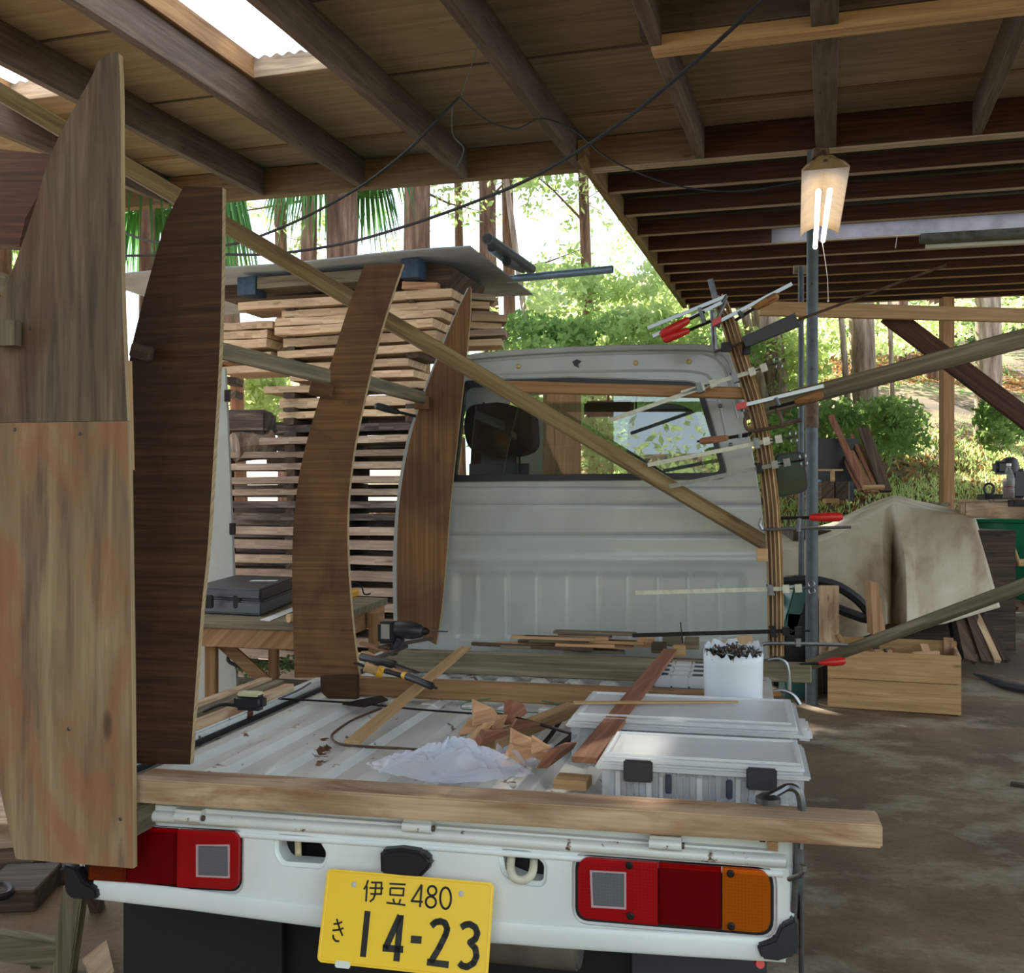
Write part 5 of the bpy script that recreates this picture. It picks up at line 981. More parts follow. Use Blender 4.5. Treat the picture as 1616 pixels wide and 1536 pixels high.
# logs and blocks at left behind the stack opening
m = MB(); m.box(pv(388, 668, 6.9), .35, .3, .16); one(m, 'pinkish_log', W_STKD, 'squared pinkish log in the gap beside the timber stack', 'log', bevel=.02)
m = MB(); m.tube([pv(370, 706, 6.75), pv(428, 700, 6.9)], .10, 12); one(m, 'round_log', BARKG, 'barky round log in the gap beside the timber stack', 'log')
m = MB(); m.tube([V((pv(376, 600, 8.2).x, 8.2, gh(-2.2, 8.2))), pv(374, 560, 8.2)], .055, 10); one(m, 'young_tree', plain('orange_bark', '#a8714e', .8, noisy=.3, nscale=10), 'thin orange tree stem seen through the gap left of the stack', 'tree')
for k in range(2):
    m = MB(); m.bar(pv(360, 602+k*20, 7.3), pv(378, 604+k*20, 7.3), .2, .05); one(m, 'board_end', W_STKD, ORD[k]+' dark board end from the top beside the white panel', 'board')
# ================= BOTTOM LEFT =================
sh = thing('sawhorse', 'weathered wooden sawhorse standing at the bottom left behind the plywood form', 'sawhorse', tz(95, 1640, 0))
lz = 2.75
m = MB(); m.bar(pv(85, 1640, lz), pv(121, 1395, lz), .06, .05, V((0, 1, 0)), .055, .05); m.build('leg', W_GREY, sh, g=UP, bevel=.004)
m = MB(); m.bar(pv(165, 1480, 3.3), pv(145, 1400, 3.1), .03, .04, V((0, 1, 0))); m.build('leg', W_DARK, sh, g=UP)
m = MB(); m.bar(pv(-60, 1482, 2.7), pv(93, 1504, 2.75), .05, .07); m.build('rail', W_GREY, sh, bevel=.004)
m = MB(); m.bar(pv(55, 1515, 2.8), pv(62, 1560, 2.8), .02, .02, V((0, 1, 0))); m.build('brace', W_DARK, sh)
def gbox(name, label, px, py, dz, sx, sy, sz, mat, rot=.1, cat='block'):
    p = tz(px, py, 0); X = V((math.cos(rot), math.sin(rot), 0)); Y = V((-math.sin(rot), math.cos(rot), 0)); m = MB(); m.box(p+Y*sy/2+UP*(dz+sz/2), sx, sy, sz, (X, Y, UP)); return one(m, name, mat, label, cat, g=X, bevel=.004, seg=1)
gbox('floor_block', 'dark squared timber on the floor at the left edge, nearer of two', 8, 1442, 0, .18, .25, .07, W_DARK)
gbox('floor_block', 'dark squared timber on the floor at the left edge, farther of two', 6, 1384, 0, .20, .3, .05, W_DARK, .12)
gbox('floor_block', 'small dark block on the floor beside the truck corner', 95, 1398, 0, .13, .2, .055, W_DARK, -.05)
gbox('pale_crate', 'pale crate corner on the floor at the far left edge', 0, 1362, 0, .16, .4, .14, W_TAN, .25, 'crate')
rod('iron_ring', 'dark curved iron ring end lying on the floor at the left edge', [tz(-20, 1400, .07), tz(5, 1396, .07), tz(16, 1402, .07), tz(14, 1412, .07), tz(-10, 1418, .07)], .012, IRON, 'ring')
m = MB(); m.prism([tz(130, 1520, .01), tz(168, 1490, .01), tz(180, 1540, .01), tz(150, 1570, .01)], UP*.012); one(m, 'board_scrap', W_TAN, 'pale board scrap on the floor under the truck', 'board')
# left edge items above
m = MB(); m.bar(ty(-30, 440, .02), ty(10, 452, .02), .02, .05); 
beam('edge_post', 'grey board end at the far left edge behind the largest form', 'board', ty(-60, 428, .25), ty(13, 450, .25), .02, .05, W_GREY)
# dark roof corner at the left edge
m = MB(); m.prism([pv(-200, 215, 5.6), pv(95, 245, 5.6), pv(40, 345, 5.6), pv(30, 388, 5.6), pv(-200, 372, 5.6)], V((0, .12, 0))); one(m, 'gable_board', W_PURL, 'dark gable board under the roof at the upper left', 'board', g=TX)
# ================= RIGHT SIDE =================
# open crate of offcuts
kx0, kx1 = tz(1306, 1116, 0), tz(1517, 1130, 0); kd = (kx1-kx0); kw = kd.length; kX = kd.normalized(); kY = UP.cross(kX); kH = .36; kax = (kX, kY, UP)
ck = thing('wooden_crate', 'open golden-brown wooden crate of offcuts on the floor at the right', 'crate', kx0+kX*kw/2)
m = MB(); m.box(kx0+kX*kw/2+UP*(kH*.26), kw, .02, kH*.5, kax); m.build('front_plank', W_PINE, ck, g=kX, bevel=.003)
m = MB(); m.box(kx0+kX*kw/2+UP*(kH*.76)+kY*.001, kw, .02, kH*.48, kax); m.build('front_plank', W_PINE, ck, g=kX, bevel=.003)
m = MB(); m.box(kx0+kX*kw/2+kY*.42+UP*(kH*.55), kw, .02, kH*1.1, kax); m.build('back_plank', W_PINE, ck, g=kX, bevel=.003)
for s in (0.011, kw-.011): m = MB(); m.box(kx0+kX*s+kY*.21+UP*kH*.5, .02, .42, kH, kax); m.build('end_plank', W_TAN, ck, g=kY, bevel=.003)
m = MB(); m.box(kx0+kX*(kw-.05)+kY*.40+UP*kH*.58, .06, .03, kH*1.16, kax); m.build('corner_batten', W_TAN, ck, g=UP, bevel=.003)
m = MB(); m.box(kx0+kX*kw/2+kY*.21+UP*.02, kw-.04, .4, .02, kax); m.build('base', W_PINE, ck, g=kX)
ro = random.Random(8); OM = [W_OFF, W_PINE, W_RED, W_DARK]
for k in range(22):
    c = kx0+kX*ro.uniform(.10, kw-.1)+kY*ro.uniform(.08, .36)+UP*(kH*.8+ro.uniform(-.05, .06+.05*(k < 12))); d = V((ro.gauss(0, 1), ro.gauss(0, .6), ro.gauss(0, .5))).normalized(); L_ = ro.uniform(.05, .11)
    m = MB(); m.bar(c-d*L_, c+d*L_, ro.uniform(.03, .07), ro.uniform(.02, .05)); one(m, 'crate_offcut', OM[k % 4], ['pale', 'light golden', 'reddish', 'dark'][k % 4]+' offcut tumbled in the open wooden crate, '+ORD[k]+' piece', 'offcut', 'offcuts in the wooden crate', g=d, bevel=.002)
m = MB(); a = kx0+kX*.30+kY*.25+UP*.2; m.prism([pv(1378, 1002, 6.3), pv(1398, 998, 6.3), pv(1385, 920, 6.3), pv(1373, 918, 6.3)], V((0, .10, 0))); one(m, 'upright_offcut', W_OFF, 'tall tapered pale offcut standing upright in the crate', 'offcut', g=UP)
m = MB(); m.box(pv(1308, 985, 6.6), .12, .04, .5); one(m, 'crate_side_board', W_TAN, 'short board end standing behind the crate left corner', 'board', g=UP)
# dark gear behind post
for k, (a, b, w_, mt, lb) in enumerate([((1238, 1000), (1262, 915), .10, TEALP, 'dark teal plank leaning behind the laminated rib'), ((1246, 1040), (1252, 965), .14, RUBBER, 'black bin body standing behind the steel post'), ((1300, 1110), (1296, 1000), .05, W_DARK, 'dark upright board between the steel post and the crate')]):
    m = MB(); m.bar(pv(a[0], a[1], 6.9), pv(b[0], b[1], 6.9), w_, .2, V((0, 1, 0))); one(m, 'leaning_gear', mt, lb, 'board' if k != 1 else 'bin', g=UP, bevel=.01)
m = MB(); m.tube([V((pv(1288, 1000, 7.1).x, 7.1, 0)), pv(1288, 975, 7.1)], .12, 18); one(m, 'black_drum', RUBBER, 'black drum standing behind the crate', 'drum', smooth=True)
m = MB(); m.box(pv(1255, 1085, 6.75), .18, .2, .22); one(m, 'teal_machine', TEALP, 'dark teal tool box on the floor behind the thick steel post', 'box', bevel=.02)
m = MB(); m.box(V((pv(1262, 1085, 7.0).x, 7.15, .3)), .35, .3, .6); one(m, 'dark_cabinet', RUBBER, 'dark box standing in shadow behind the steel posts', 'box', bevel=.02)
hz = 6.75
rod('inner_tube', 'big black rubber inner tube hanging in front of the canvas sheet', [pv(1215, 928, hz), pv(1235, 918, hz), pv(1280, 916, hz), pv(1320, 925, hz), pv(1352, 945, hz), pv(1372, 968, hz), pv(1366, 976, hz), pv(1340, 968, hz+.1), pv(1305, 955, hz+.2), pv(1260, 945, hz+.25), pv(1215, 945, hz+.25)], .034, RUBBER, 'inner tube')
# canvas-covered heap
cols = [((1205, 850, 8.0), (1205, 868, 7.4), (1205, 930, 7.3), (1205, 1030, 7.2)), ((1265, 838, 8.1), (1262, 868, 7.5), (1262, 935, 7.35), (1262, 1025, 7.25)), ((1310, 826, 8.1), (1310, 850, 7.5), (1318, 930, 7.4), (1325, 1015, 7.25)), ((1352, 805, 8.1), (1352, 828, 7.45), (1362, 920, 7.3), (1375, 1000, 7.2)), ((1385, 790, 8.1), (1392, 808, 7.4), (1396, 900, 7.2), (1398, 985, 7.1)),
 ((1410, 782, 8.1), (1408, 796, 7.35), (1408, 880, 7.45), (1408, 985, 7.35)), ((1424, 784, 8.1), (1416, 798, 7.3), (1428, 880, 7.15), (1430, 985, 7.1)), ((1445, 790, 8.1), (1442, 802, 7.35), (1446, 900, 7.25), (1450, 990, 7.2)), ((1490, 800, 8.2), (1486, 808, 7.45), (1488, 900, 7.35), (1490, 985, 7.3)), ((1520, 808, 8.3), (1534, 816, 7.6), (1552, 885, 7.5), (1574, 960, 7.45)), ((1530, 812, 8.5), (1540, 820, 7.9), (1560, 885, 7.9), (1580, 958, 7.9))]
def tarpf(u, v):
    U = u*(len(cols)-1); i = min(int(U), len(cols)-2); f = U-i; f2 = f*f*(3-2*f)*.5+f*.5; Vv = v*3; j = min(int(Vv), 2); h = Vv-j
    def pt(c): return pv(*c[j]).lerp(pv(*c[j+1]), h)
    p = pt(cols[i]).lerp(pt(cols[i+1]), f2); 
    if v > .3 and U < 7.5: p.y += .022*math.sin(U*3+v*3)*math.sin(v*6+U) + .008*math.sin(U*6-v*5)
    return p
m = MB(); m.grid(tarpf, 90, 48); one(m, 'canvas_sheet', TARP, 'dirty cream canvas sheet draped over a heap at the right', 'canvas', smooth=True, solid=.004)
m = MB(); m.box(V((3.0, 8.35, .55)), 1.7, 1.2, 1.05); one(m, 'covered_bench', W_DARK, 'dark bench body hidden under the canvas sheet', 'bench')
# things on the covered bench
def vb(name, label, cat, x0, y0, x1, y1, Z, dep, mat, bevel=.004, th=None):
    a, b = pv(x0, y0, Z), pv(x1, y1, Z); m = MB(); m.box((a+b)/2+V((0, dep/2, 0)), abs(b.x-a.x), dep, abs(a.z-b.z)); return one(m, name, mat, label, cat, bevel=bevel)
vb('black_box', 'big black box behind the post on the far bench', 'box', 1280, 692, 1357, 772, 9.2, .5, BLACK, .01)
vb('wood_block', 'left of two dark upright blocks on the far bench', 'block', 1297, 760, 1317, 788, 8.4, .15, W_DARK)
vb('wood_block', 'right of two dark upright blocks on the far bench', 'block', 1318, 760, 1339, 788, 8.42, .15, W_DARK)
vb('wood_block', 'orange offcut lying before the dark upright blocks', 'block', 1304, 787, 1325, 794, 8.3, .1, W_PINEO)
m = MB(); m.bar(pv(1314, 762, 8.6), pv(1314, 741, 8.6), .03, .03, V((0, 1, 0))); m.bar(pv(1290, 742, 8.6), pv(1330, 742, 8.6), .02, .015); one(m, 'mallet', W_PINE, 'yellow-handled T-shaped tool standing on the far bench', 'hand tool')
vb('dark_bottle', 'small dark upright can right of the upright blocks on the far bench', 'can', 1342, 760, 1348, 792, 8.6, .06, BLACK)
m = MB(); m.tube([pv(1362, 770, 8.3), pv(1395, 769, 8.3)], .022, 10); one(m, 'wooden_roll', W_PINE, 'reddish wooden handle lying on the canvas top edge', 'tool handle', smooth=True)
vb('blue_rag', 'light blue cloth scrap at the left end of the far bench', 'cloth', 1288, 757, 1297, 778, 8.5, .1, plain('blue_cloth', '#7d9db5', .8), .01)
for k, (a, b, w_, mt, lb) in enumerate([((1311, 656), (1368, 778), .05, W_RED, 'tall reddish board leaning leftmost behind the canvas heap'), ((1336, 700), (1378, 778), .045, W_PINEO, 'shorter orange board leaning behind the canvas heap'), ((1344, 687), (1384, 778), .03, W_RED, 'thin reddish lath leaning second from the right behind the canvas heap'), ((1362, 676), (1398, 776), .10, W_DARK, 'wide dark plank leaning rightmost behind the canvas heap'), ((1328, 708), (1362, 775), .02, W_DARK, 'thin dark stick leaning left behind the canvas heap'), ((1329, 718), (1358, 775), .02, W_RED, 'shortest thin stick leaning behind the canvas heap'), ((1356, 702), (1392, 775), .025, W_PINEO, 'thin pale-edged lath leaning beside the wide dark plank')]):
    m = MB(); m.bar(pv(b[0], b[1], 8.8), pv(a[0], a[1], 9.3), w_, .03, V((0, 1, 0))); one(m, 'leaning_board', mt, lb, 'board', 'boards leaning behind the canvas heap', g=UP)
vb('floor_plank', 'flat grey plank lying beyond the canvas heap', 'plank', 1440, 793, 1500, 799, 9.0, .4, W_GREY)
# right table
tb3 = thing('outdoor_table', 'pale timber table at the right edge with a bottle on it', 'table', V((pv(1640, 800, 6.4).x, 6.5, gh(3, 6.5))))
zt3 = pv(1590, 790, 6.15).z
q0, q1, q2, q3 = tz(1528, 806, zt3), tz(1800, 900, zt3), tz(1800, 798, zt3), tz(1520, 797, zt3)
q0 = pv(1530, 788, 6.9); q1 = pv(1760, 815, 5.6); q2 = q1+V((.6, 1.6, 0)); q3 = pv(1519, 781, 8.2); 
for q in (q0, q1, q2, q3): q.z = zt3
m = MB(); m.bar(q0+UP*-.06, q1+UP*-.06, .06, .11); m.build('front_beam', W_TAN, tb3, bevel=.004)
m = MB(); m.bar(q0+UP*-.05, q3+UP*-.05, .06, .09); m.build('end_beam', W_TAN, tb3, bevel=.004)
for k in range(7):
    m = MB(); f = (k+.5)/7; a = q0.lerp(q3, f); b = q1.lerp(q2, f); m.bar(a+UP*.0, b, .19, .02); m.build('plank', W_GREY if k % 2 else W_TAN, tb3, g=b-a, bevel=.002)
for p in (q1, q2, q3): m = MB(); m.bar(V((p.x, p.y, gh(p.x, p.y))), p-UP*.05, .07, .07, V((0, 1, 0))); m.build('leg', W_TAN, tb3, g=UP)
bt = thing('drink_bottle', 'clear plastic bottle of dark red drink on the right table', 'bottle', pv(1592, 788, 6.15)); o_ = pv(1592, 788, 6.15); o_.z = zt3+.012
m = MB(); m.lathe(o_, UP, [(.030, 0), (.034, .006), (.034, .06), (.031, .07), (.034, .08), (.034, .12), (.030, .14), (.014, .18), (.012, .195), (.0125, .2)], 24); m.build('bottle_shell', clearish('pet', '#dfe6e6', .14, .05), bt, smooth=True)
m = MB(); m.lathe(o_+UP*.004, UP, [(.030, 0), (.032, .006), (.032, .10), (.001, .101)], 24); m.build('drink', plain('drink', '#4a1414', .2), bt, smooth=True)
m = MB(); m.lathe(o_+UP*.197, UP, [(.014, 0), (.014, .014), (.011, .016)], 16); m.build('cap', WHITEP, bt, smooth=True)
m = MB(); m.lathe(o_+UP*.085, UP, [(.0348, 0), (.0348, .04)], 24); m.build('bottle_label', clearish('bottle_label', '#8d9496', .35), bt, smooth=True)
pt_ = thing('power_tool', 'black power tool standing behind the drink bottle', 'power tool', pv(1600, 790, 6.6))
m = MB(); m.box(pv(1580, 738, 6.6), .10, .08, .09); m.box(pv(1604, 764, 6.6), .10, .1, .2); m.build('body', BLACK, pt_, bevel=.02, seg=3, smooth=True)
m = MB(); m.lathe(pv(1594, 735, 6.6), UP, [(.05, -.05), (.055, 0), (.045, .04), (.02, .055)], 16); m.build('dome', BLACK, pt_, smooth=True)
m = MB(); c = pv(1561, 772, 6.5); m.tube([c+V((1, 0, 0))*.032*math.cos(t)+UP*.036*math.sin(t) for t in [k*math.pi/8 for k in range(16)]], .008, 8, True); one(m, 'black_ring', BLACK, 'black ring standing on the right table left of the bottle', 'ring', smooth=True)
vb('flat_tool', 'flat dark tool lying on the right table before the bottle', 'hand tool', 1555, 780, 1600, 789, 6.3, .12, IRON)
vb('table_block', 'short wooden block lying on the right table edge', 'block', 1568, 788, 1598, 793, 6.1, .08, W_GREY)
vb('table_block', 'dark metal block at the right edge of the right table', 'block', 1600, 789, 1640, 800, 6.0, .08, IRON)
# green tub, slab, chair
tu = thing('green_tub', 'green plastic tub behind the canvas heap under the right table', 'tub', pv(1620, 910, 9.6)); c = V((pv(1622, 900, 9.6).x, 9.6, 0)); z0, z1 = pv(0, 950, 9.6).z, pv(0, 819, 9.6).z
m = MB(); m.lathe(V((c.x, c.y, z0)), UP, [(.30, 0), (.40, .1), (.46, z1-z0-.04), (.50, z1-z0-.03), (.51, z1-z0), (.48, z1-z0), (.44, z1-z0-.05), (.001, z1-z0-.08)], 36); m.build('tub_body', GREENP, tu, smooth=True)
vb('white_slab', 'white slab edge sticking out below the green tub', 'slab', 1552, 860, 1588, 868, 9.2, .3, PAPER)
vb('dark_support', 'dark brown board wall under the right table', 'board', 1560, 868, 1700, 965, 9.35, .05, W_DARK)
ch = thing('wooden_chair', 'light wooden chair with a curved back at the right edge', 'chair', pv(1600, 985, 8.6)); cz = 8.6
def c_(px, py, z=cz): return pv(px, py, z)
m = MB(); m.tube(smoothpts([c_(1585, 852), c_(1590, 872), c_(1597, 888), c_(1590, 905), c_(1587, 940)], 5), .018, 8); m.build('back_post', W_PINE, ch, smooth=True)
m = MB(); m.tube([c_(1587, 940), c_(1588, 985)], .018, 8); m.build('leg', W_DARK, ch)
m = MB(); m.bar(c_(1578, 848), c_(1600, 851), .03, .05, UP); m.build('back_rail', W_PINE, ch, bevel=.008)
m = MB(); m.tube(smoothpts([c_(1596, 855, 8.5), c_(1603, 875, 8.5), c_(1608, 890, 8.5)], 4), .016, 8); m.build('back_post', W_PINE, ch)
m = MB(); a = c_(1594, 889); m.box(a+V((.26, .1, 0)), .5, .42, .04); m.build('seat', W_PINE, ch, bevel=.01)
for dx, dy in ((.46, 0), (.46, .3), (.1, .3)): m = MB(); m.tube([V((a.x+dx, cz+dy, a.z)), V((a.x+dx, cz+dy, gh(4, 8.8)))], .018, 8); m.build('leg', W_PINE, ch)
# scrap pile at right
for k, (a, b, w_, mt, lb) in enumerate([((1530, 1044), (1512, 965), .09, W_DARK, 'dark plank leaning leftmost in the scrap lean-to'), ((1558, 1046), (1528, 960), .09, W_DARK, 'wide dark plank leaning in the middle of the scrap lean-to'), ((1574, 1044), (1536, 962), .05, W_TAN, 'pale-edged plank in the scrap lean-to'), ((1588, 1044), (1545, 965), .05, W_DARK, 'rightmost dark plank of the scrap lean-to'), ((1512, 1040), (1504, 985), .06, RUBBER, 'black rubber sheet standing left of the scrap lean-to')]):
    m = MB(); m.bar(pv(a[0], a[1], 7.1), pv(b[0], b[1], 7.5), w_, .03, V((0, 1, 0))); one(m, 'leaning_plank', mt, lb, 'plank', 'planks of the scrap lean-to', g=UP)
for k, (a, b, w_, lb) in enumerate([((1515, 1050), (1650, 1062), .04, 'long dark lath lying flat on the floor by the crate'), ((1560, 1062), (1640, 1040), .04, 'dark lath crossing others on the floor at the right'), ((1520, 1044), (1600, 1052), .05, 'dark lath against the scrap lean-to foot')]):
    m = MB(); m.bar(tz(a[0], a[1], .03), tz(b[0], b[1], .05), w_, .025); one(m, 'floor_lath', W_DARK, lb, 'lath', 'laths on the floor by the scrap lean-to', g=TX)
rod('floor_hose', 'dark grey hose lying on the floor right of the crate', [tz(1512, 1066, .03), tz(1550, 1072, .03), tz(1590, 1083, .03), tz(1650, 1092, .03)], .03, plain('hose_grey', '#3c4145', .6), 'hose')
m = MB(); m.bar(tz(1595, 1238, .01), tz(1640, 1244, .01), .04, .02); one(m, 'floor_chip', W_DARK, 'small dark chip of wood on the floor at the right edge', 'chip')
# plywood panel seen through the cab window, bright fence bits
m = MB(); m.prism([pv(857, 1040, 7.6), pv(917, 1040, 7.6), pv(917, 618, 7.6), pv(857, 622, 7.6)], V((0, .03, 0))); one(m, 'plywood_sheet', W_PINEO, 'orange plywood sheet seen standing through the cab window', 'plywood', g=UP)
m = MB(); m.prism([pv(820, 1020, 7.9), pv(860, 1020, 7.9), pv(860, 640, 7.9), pv(820, 640, 7.9)], V((0, .04, 0))); one(m, 'pale_board', PANELW, 'pale greenish board seen through the cab window left of the plywood', 'board', g=UP)
# ================= VEGETATION =================
def leafmesh(name, centers, dirs, size, mat, aspect=.45, nmat=1):
    n = len(centers); rg = np.random.default_rng(len(centers)+int(abs(centers[0][0])*97))
    a = np.asarray(dirs); a = a/np.linalg.norm(a, axis=1, keepdims=True); r = rg.normal(size=(n, 3)); b = np.cross(a, r); b /= np.linalg.norm(b, axis=1, keepdims=True)+1e-9
    sz = (size*rg.uniform(.6, 1.4, n))[:, None]; c = np.asarray(centers)
    v = np.stack([c-a*sz, c+b*sz*aspect, c+a*sz, c-b*sz*aspect], 1).reshape(-1, 3)
    me = bpy.data.meshes.new(name); me.vertices.add(4*n); me.vertices.foreach_set('co', v.ravel()); me.loops.add(4*n); me.loops.foreach_set('vertex_index', np.arange(4*n)); me.polygons.add(n); me.polygons.foreach_set('loop_start', np.arange(n)*4); me.polygons.foreach_set('loop_total', np.full(n, 4))
    me.update(calc_edges=True); me.materials.append(mat); return me
def leafobj(name, centers, dirs, size, mat, parent=None, aspect=.45):
    c0 = V(tuple(np.mean(centers, 0))) if parent is None else parent_loc(parent)
    me = leafmesh(name, np.asarray(centers)-np.array(c0), dirs, size, mat, aspect); o = bpy.data.objects.new(name, me); C.objects.link(o)
    if parent is None: o.location = c0
    o.parent = parent; return o
RG = np.random.default_rng(12)
def blob(cs, n, r, flat=.6):
    cs = np.asarray(cs); k = RG.integers(0, len(cs), n); d = RG.normal(size=(n, 3)); d /= np.linalg.norm(d, axis=1, keepdims=True); d[:, 2] *= flat
    return cs[k]+d*(r*RG.uniform(.35, 1, n)**.6)[:, None]
def tree(label, x0, y0, x1, y1, wpx, Z, mat=BARK, lean=0, leaf=None, nl=0, branches=0, kind='tree', top=None, yb0=None):
    """trunk seen from (x0,y0) top to (x1,y1) bottom at depth Z"""
    p0, p1 = pv(x0, y0, Z), pv(x1, y1, Z); d = (p0-p1); r = wpx/2/F*Z; zb = gh(p1.x, Z)-.1
    base = p1+d*((zb-p1.z)/d.z); t2 = p0+d.normalized()*(top or 2.5)
    t = thing('tree', label, 'tree', base, 'trees beyond the shed'); rt = random.Random(int(x0))
    pts = [base.lerp(t2, k/9)+V((rt.uniform(-1, 1), rt.uniform(-1, 1), 0))*r*.15 for k in range(10)]
    m = MB(); m.tube(pts, [r*1.35]+[r*(1.12-.025*k) for k in range(9)], 14); m.build('trunk', mat, t, g=UP, smooth=True)
    tips = []
    m = MB()
    for k in range(branches):
        f = rt.uniform(.35, .98); a = base.lerp(t2, f); an = rt.uniform(0, 6.28); L_ = rt.uniform(.6, 1.7); e = a+V((math.cos(an)*L_, math.sin(an)*L_*.7, rt.uniform(-.1, .45)*L_))
        mid = a.lerp(e, .5)+V((0, 0, rt.uniform(-.1, .12))); m.tube([a, mid, e], [.022, .014, .005], 5); tips += [tuple(e), tuple(mid), tuple(mid.lerp(e, .5))]
        for q in range(2): e2 = mid+V((rt.uniform(-.5, .5), rt.uniform(-.4, .4), rt.uniform(-.2, .3))); m.tube([mid, e2], [.008, .003], 4); tips.append(tuple(e2))
    if branches: m.build('branches', TWIG, t)
    if nl and tips: leafobj('foliage', blob(tips, nl, .34), RG.normal(size=(nl, 3)), .055, leaf or LEAF_Y, t)['kind'] = 'stuff'
    if y0 < 420 and x0 < 1000:      # high crown above the roof line, out of view, added to block the sun
        n_ = 1100; cr_ = [(base.x+rt.uniform(-1.6, 1.6), base.y+rt.uniform(-1.2, 1.2), rt.uniform(6.9, 9.8)) for _ in range(14)]; m = MB()
        m.tube([t2, V((t2.x, t2.y, 9.9))], [r*.8, .03], 8); m.build('sun_block_stem', mat, t)
        leafobj('sun_block_crown', blob(cr_, n_, .9), RG.normal(size=(n_, 3)), .17, LEAF_G, t)['kind'] = 'stuff'
    return t
T_ = [('big reddish cedar trunk above the middle of the timber stack', 659, 270, 659, 560, 40, 13, BARK, 3, 300), ('slim cedar trunk just left of the big reddish trunk\'s palm', 488, 290, 486, 560, 24, 13.5, BARK, 5, 300), ('thin cedar trunk third left of the palm', 442, 290, 446, 560, 18, 15, BARK, 4, 300),
 ('thin trunk between the big reddish trunk and the pipes', 722, 270, 726, 560, 13, 17, BARK, 5, 400), ('stout trunk directly behind the open-ended pipe', 768, 270, 776, 560, 26, 14, BARK, 5, 400), ('slimmer trunk just right of the open-ended pipe', 800, 270, 808, 600, 18, 15.5, BARK, 6, 500), ('tall thin trunk standing alone right of the pipes', 918, 220, 932, 600, 16, 15, BARK, 12, 1200),
 ('thin leaning stem crossing behind the corner of the sheet roof', 812, 380, 842, 600, 9, 13, BARKG, 0, 0), ('ivy-hung trunk at the left behind the dark form', 357, 290, 368, 560, 26, 12, BARK, 2, 500),
 ('pinkish-grey trunk leaning behind the laminated rib', 1206, 470, 1240, 760, 40, 12.9, BARKG, 3, 500), ('broad trunk in the middle of the right bank', 1360, 470, 1370, 700, 36, 12.8, BARKG, 3, 600), ('pale sunlit trunk near the right edge on the bank', 1556, 450, 1562, 700, 36, 13.2, BARKG, 2, 500), ('dark trunk beyond the slim wooden post', 1470, 450, 1474, 600, 22, 17, BARK, 4, 1200),
 ('pale forked stem just right of the laminated rib', 1160, 430, 1200, 600, 13, 12.7, BARKG, 2, 300), ('thin dark stem left of the broad bank trunk', 1326, 480, 1345, 740, 9, 12.6, BARKG, 2, 300), ('thin stem right of the broad bank trunk', 1405, 520, 1410, 690, 7, 12.9, BARKG, 2, 400), ('distant trunk between the slim post and pale trunk', 1425, 450, 1428, 600, 16, 19, BARK, 3, 1200)]
for (lb, x0, y0, x1, y1, wp, Z, mt, br, nl) in T_: tree(lb, x0, y0, x1, y1, wp, Z, mt, branches=br, nl=nl, leaf=LEAF_Y if Z > 12.5 else LEAF_G, top=4 if y0 < 400 else 3.5)
# palms
def palm(label, px, pyt, Z, n, L_, wpx, droop=1.0, trunk=True):
    t = thing('palm', label, 'palm', V((pv(px, 0, Z).x, Z, gh(0, Z)))); top = pv(px, pyt, Z)
    m = MB(); m.tube([V((top.x, Z, gh(top.x, Z)-.1)), top], [wpx/2/F*Z*1.1, wpx/2/F*Z], 12); m.build('trunk', BARK, t, g=UP, smooth=True)
    rt = random.Random(px)
    for k in range(n):
        an = rt.uniform(0, 6.28); e = rt.uniform(-.2, .5); d = V((math.cos(an), math.sin(an), 0)); m = MB()
        hub = top+d*L_*.35+UP*(e*.3); m.tube([top, hub], .012, 4)
        for j in range(16):      # fan of drooping strips
            sa = (j/15-.5)*2.6; dd = V((math.cos(an+sa), math.sin(an+sa), 0)); p1 = hub+dd*L_*.28+UP*.02; p2 = hub+dd*L_*.42-UP*(L_*.55*droop*rt.uniform(.7, 1.2)); sd_ = dd.cross(UP)*.018
            m.add([hub-sd_*.3, hub+sd_*.3, p1+sd_, p1-sd_], [(0, 1, 2, 3)]); m.add([p1-sd_, p1+sd_, p2], [(0, 1, 2)])
        m.build('frond', LEAF_P, t)
palm('fan palm with drooping fronds above the left part of the timber stack', 540, 282, 10.5, 12, 1.1, 48)
palm('big palm with hanging green fronds between the largest form and the dark form', 232, 300, 8.6, 15, 1.3, 24, 1.2)
palm('palm fronds at the far left edge behind the largest form', 2, 330, 9.0, 9, 1.1, 30)
# bushes: dense bright band behind cab and to the right
def bush(label, boxes, n, size, mat, cat='bush', name='bush', grp='bushes beyond the shed'):
    cs = []; 
    for (x0, x1, y0, y1, z0, z1, k) in boxes:
        for _ in range(k):
            Z = RG.uniform(z0, z1); cs.append(tuple(pv(RG.uniform(x0, x1), RG.uniform(y0, y1), Z)))
    o = leafobj(name, blob(cs, n, size*5), RG.normal(size=(n, 3)), size, mat); o['kind'] = 'stuff'; tag(o, label, cat, grp); return o
bush('bright sunlit bushes behind the cab roof, between the stack and the rib', [(830, 1120, 430, 570, 12.5, 19, 130)], 15000, .055, LEAF_Y)
bush('mid green undergrowth low behind the cab roof', [(800, 1180, 500, 620, 11.5, 14, 90)], 9000, .05, LEAF_G)
bush('sparse bright leaves high between the trunks behind the eave', [(380, 1000, 280, 430, 14, 20, 60)], 1800, .05, LEAF_Y)
bush('bright leafy shrubs between the laminated rib and the steel post', [(1150, 1300, 500, 640, 12.6, 14.5, 80)], 6000, .05, LEAF_Y)
bush('yellow-green canopy under the second roof at the right', [(1290, 1480, 490, 550, 13, 18, 40), (1480, 1700, 470, 530, 14, 20, 30)], 4500, .055, LEAF_Y)
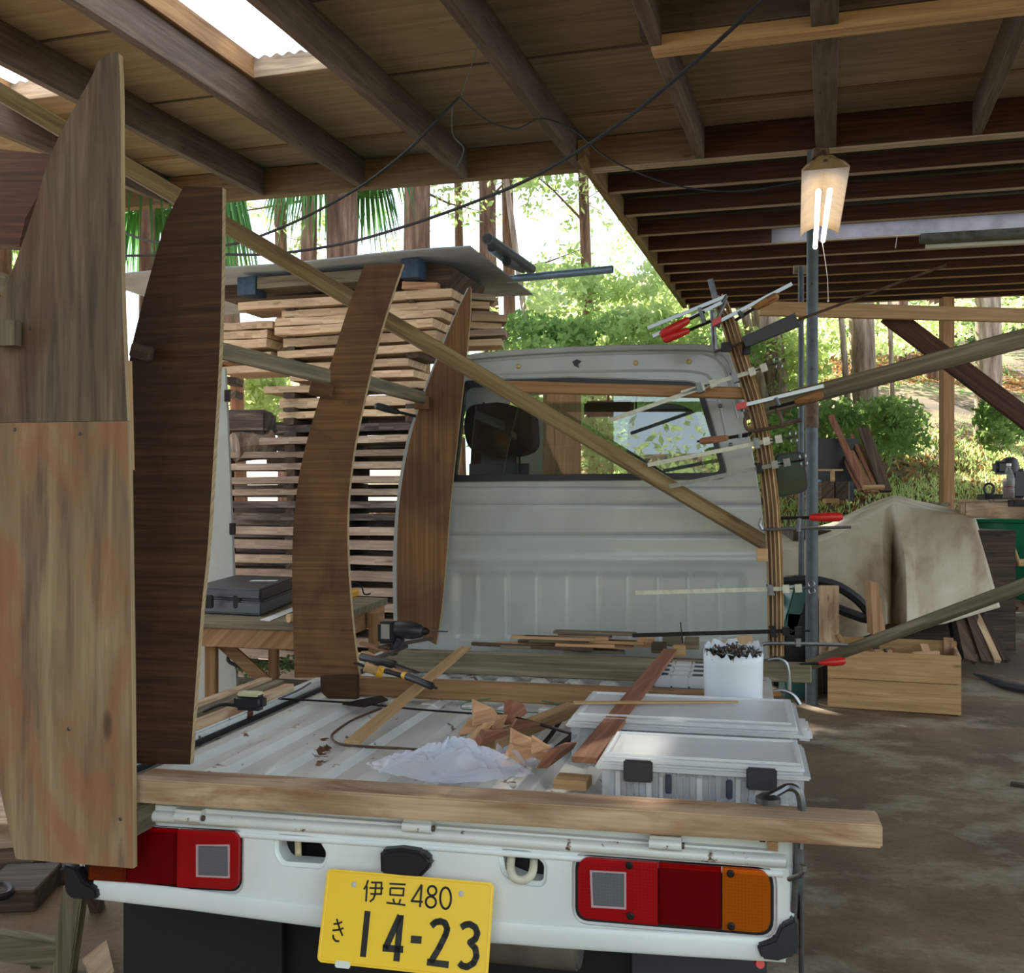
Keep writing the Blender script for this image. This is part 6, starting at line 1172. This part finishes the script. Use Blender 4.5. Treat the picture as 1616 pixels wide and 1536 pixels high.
bush('darker shrubs low around the broad bank trunk', [(1230, 1440, 640, 715, 10.6, 13, 110)], 5500, .045, LEAF_G)
bush('dark distant forest leaves at the top of the right bank', [(1100, 1800, 440, 560, 20, 27, 120)], 11000, .09, LEAF_D)
bush('pale shrub at the foot of the sunlit trunk', [(1560, 1616, 640, 700, 10.8, 11.8, 12)], 1800, .04, LEAF_G)
bush('green leaves seen in the gap left of the timber stack', [(370, 440, 585, 655, 9.5, 12, 26)], 3500, .05, LEAF_Y)
bush('greenery seen through the cab window', [(900, 1150, 600, 740, 9.8, 12, 60), (700, 900, 560, 700, 11, 14, 30)], 9000, .05, LEAF_Y)
bush('leaves behind the largest form at the left edge', [(-60, 40, 360, 480, 9, 12, 24)], 2500, .05, LEAF_Y)
bush('small weeds growing on the ground below the workbench', [(385, 460, 1045, 1085, 5.9, 6.2, 10)], 420, .016, LEAF_D)
# grass and litter on the bank
def scatter(name, label, n, xr, yr, size, mat, upw, cat, dens=None):
    X = RG.uniform(*xr, n); Y = RG.uniform(*yr, n); z = np.array([gh(a, b) for a, b in zip(X, Y)]); dirs = RG.normal(size=(n, 3))*[1, 1, .3]+[0, 0, upw]
    c = np.stack([X, Y, z+size*.4*(upw > 0)+.01], 1)
    if dens is not None: k = dens(X, Y) > RG.uniform(0, 1, n); c, dirs = c[k], dirs[k]
    o = leafobj(name, c, dirs, size, mat, None, .16 if upw else .5); o['kind'] = 'stuff'; return tag(o, label, cat)
scatter('grass', 'bright grass covering the sunlit bank at the right', 60000, (1.2, 9), (9.3, 14.5), .042, GRASSM, 2.2, 'grass', lambda X, Y: .5+.5*np.sin(X*2.1+1)*np.sin(Y*2.7))
scatter('leaf_litter', 'dry brown leaves strewn over the bank', 34000, (-3, 10), (9.2, 20), .05, LITTER, 0, 'leaves')
scatter('undergrowth', 'low green weeds covering the upper bank', 20000, (-6, 11), (11.5, 21), .07, LEAF_G, .8, 'weeds', lambda X, Y: .35+.5*np.sin(X*1.3)*np.sin(Y*1.9+2))

# the clearing behind the camera, seen only in reflections
bush('low sunlit shrubs in the clearing behind the camera', [(0, 1, 0, 1, 1, 2, 1)], 10, .05, LEAF_Y)
bpy.data.objects.remove(bpy.data.objects[[o.name for o in bpy.data.objects if o.get('label') == 'low sunlit shrubs in the clearing behind the camera'][0]])
m = MB(); m.grid(lambda u, v: (-14+34*u, -16+13.2*v, .02-.3*0+max(0, (-9-(-16+13.2*v)))*.35), 40, 14); o = m.build('ground', HILL, None, g=(1, 0, 0), smooth=True); o['kind'] = 'structure'
n_ = 9000; X = RG.uniform(-12, 18, n_); Y = RG.uniform(-15.5, -8.5, n_); Z = np.maximum(0, -9-Y)*.35+RG.uniform(0, 1.1, n_)**2
o = leafobj('bush', np.stack([X, Y, Z], 1), RG.normal(size=(n_, 3)), .12, LEAF_Y); o['kind'] = 'stuff'; tag(o, 'low sunlit shrubs in the clearing behind the camera', 'bush')
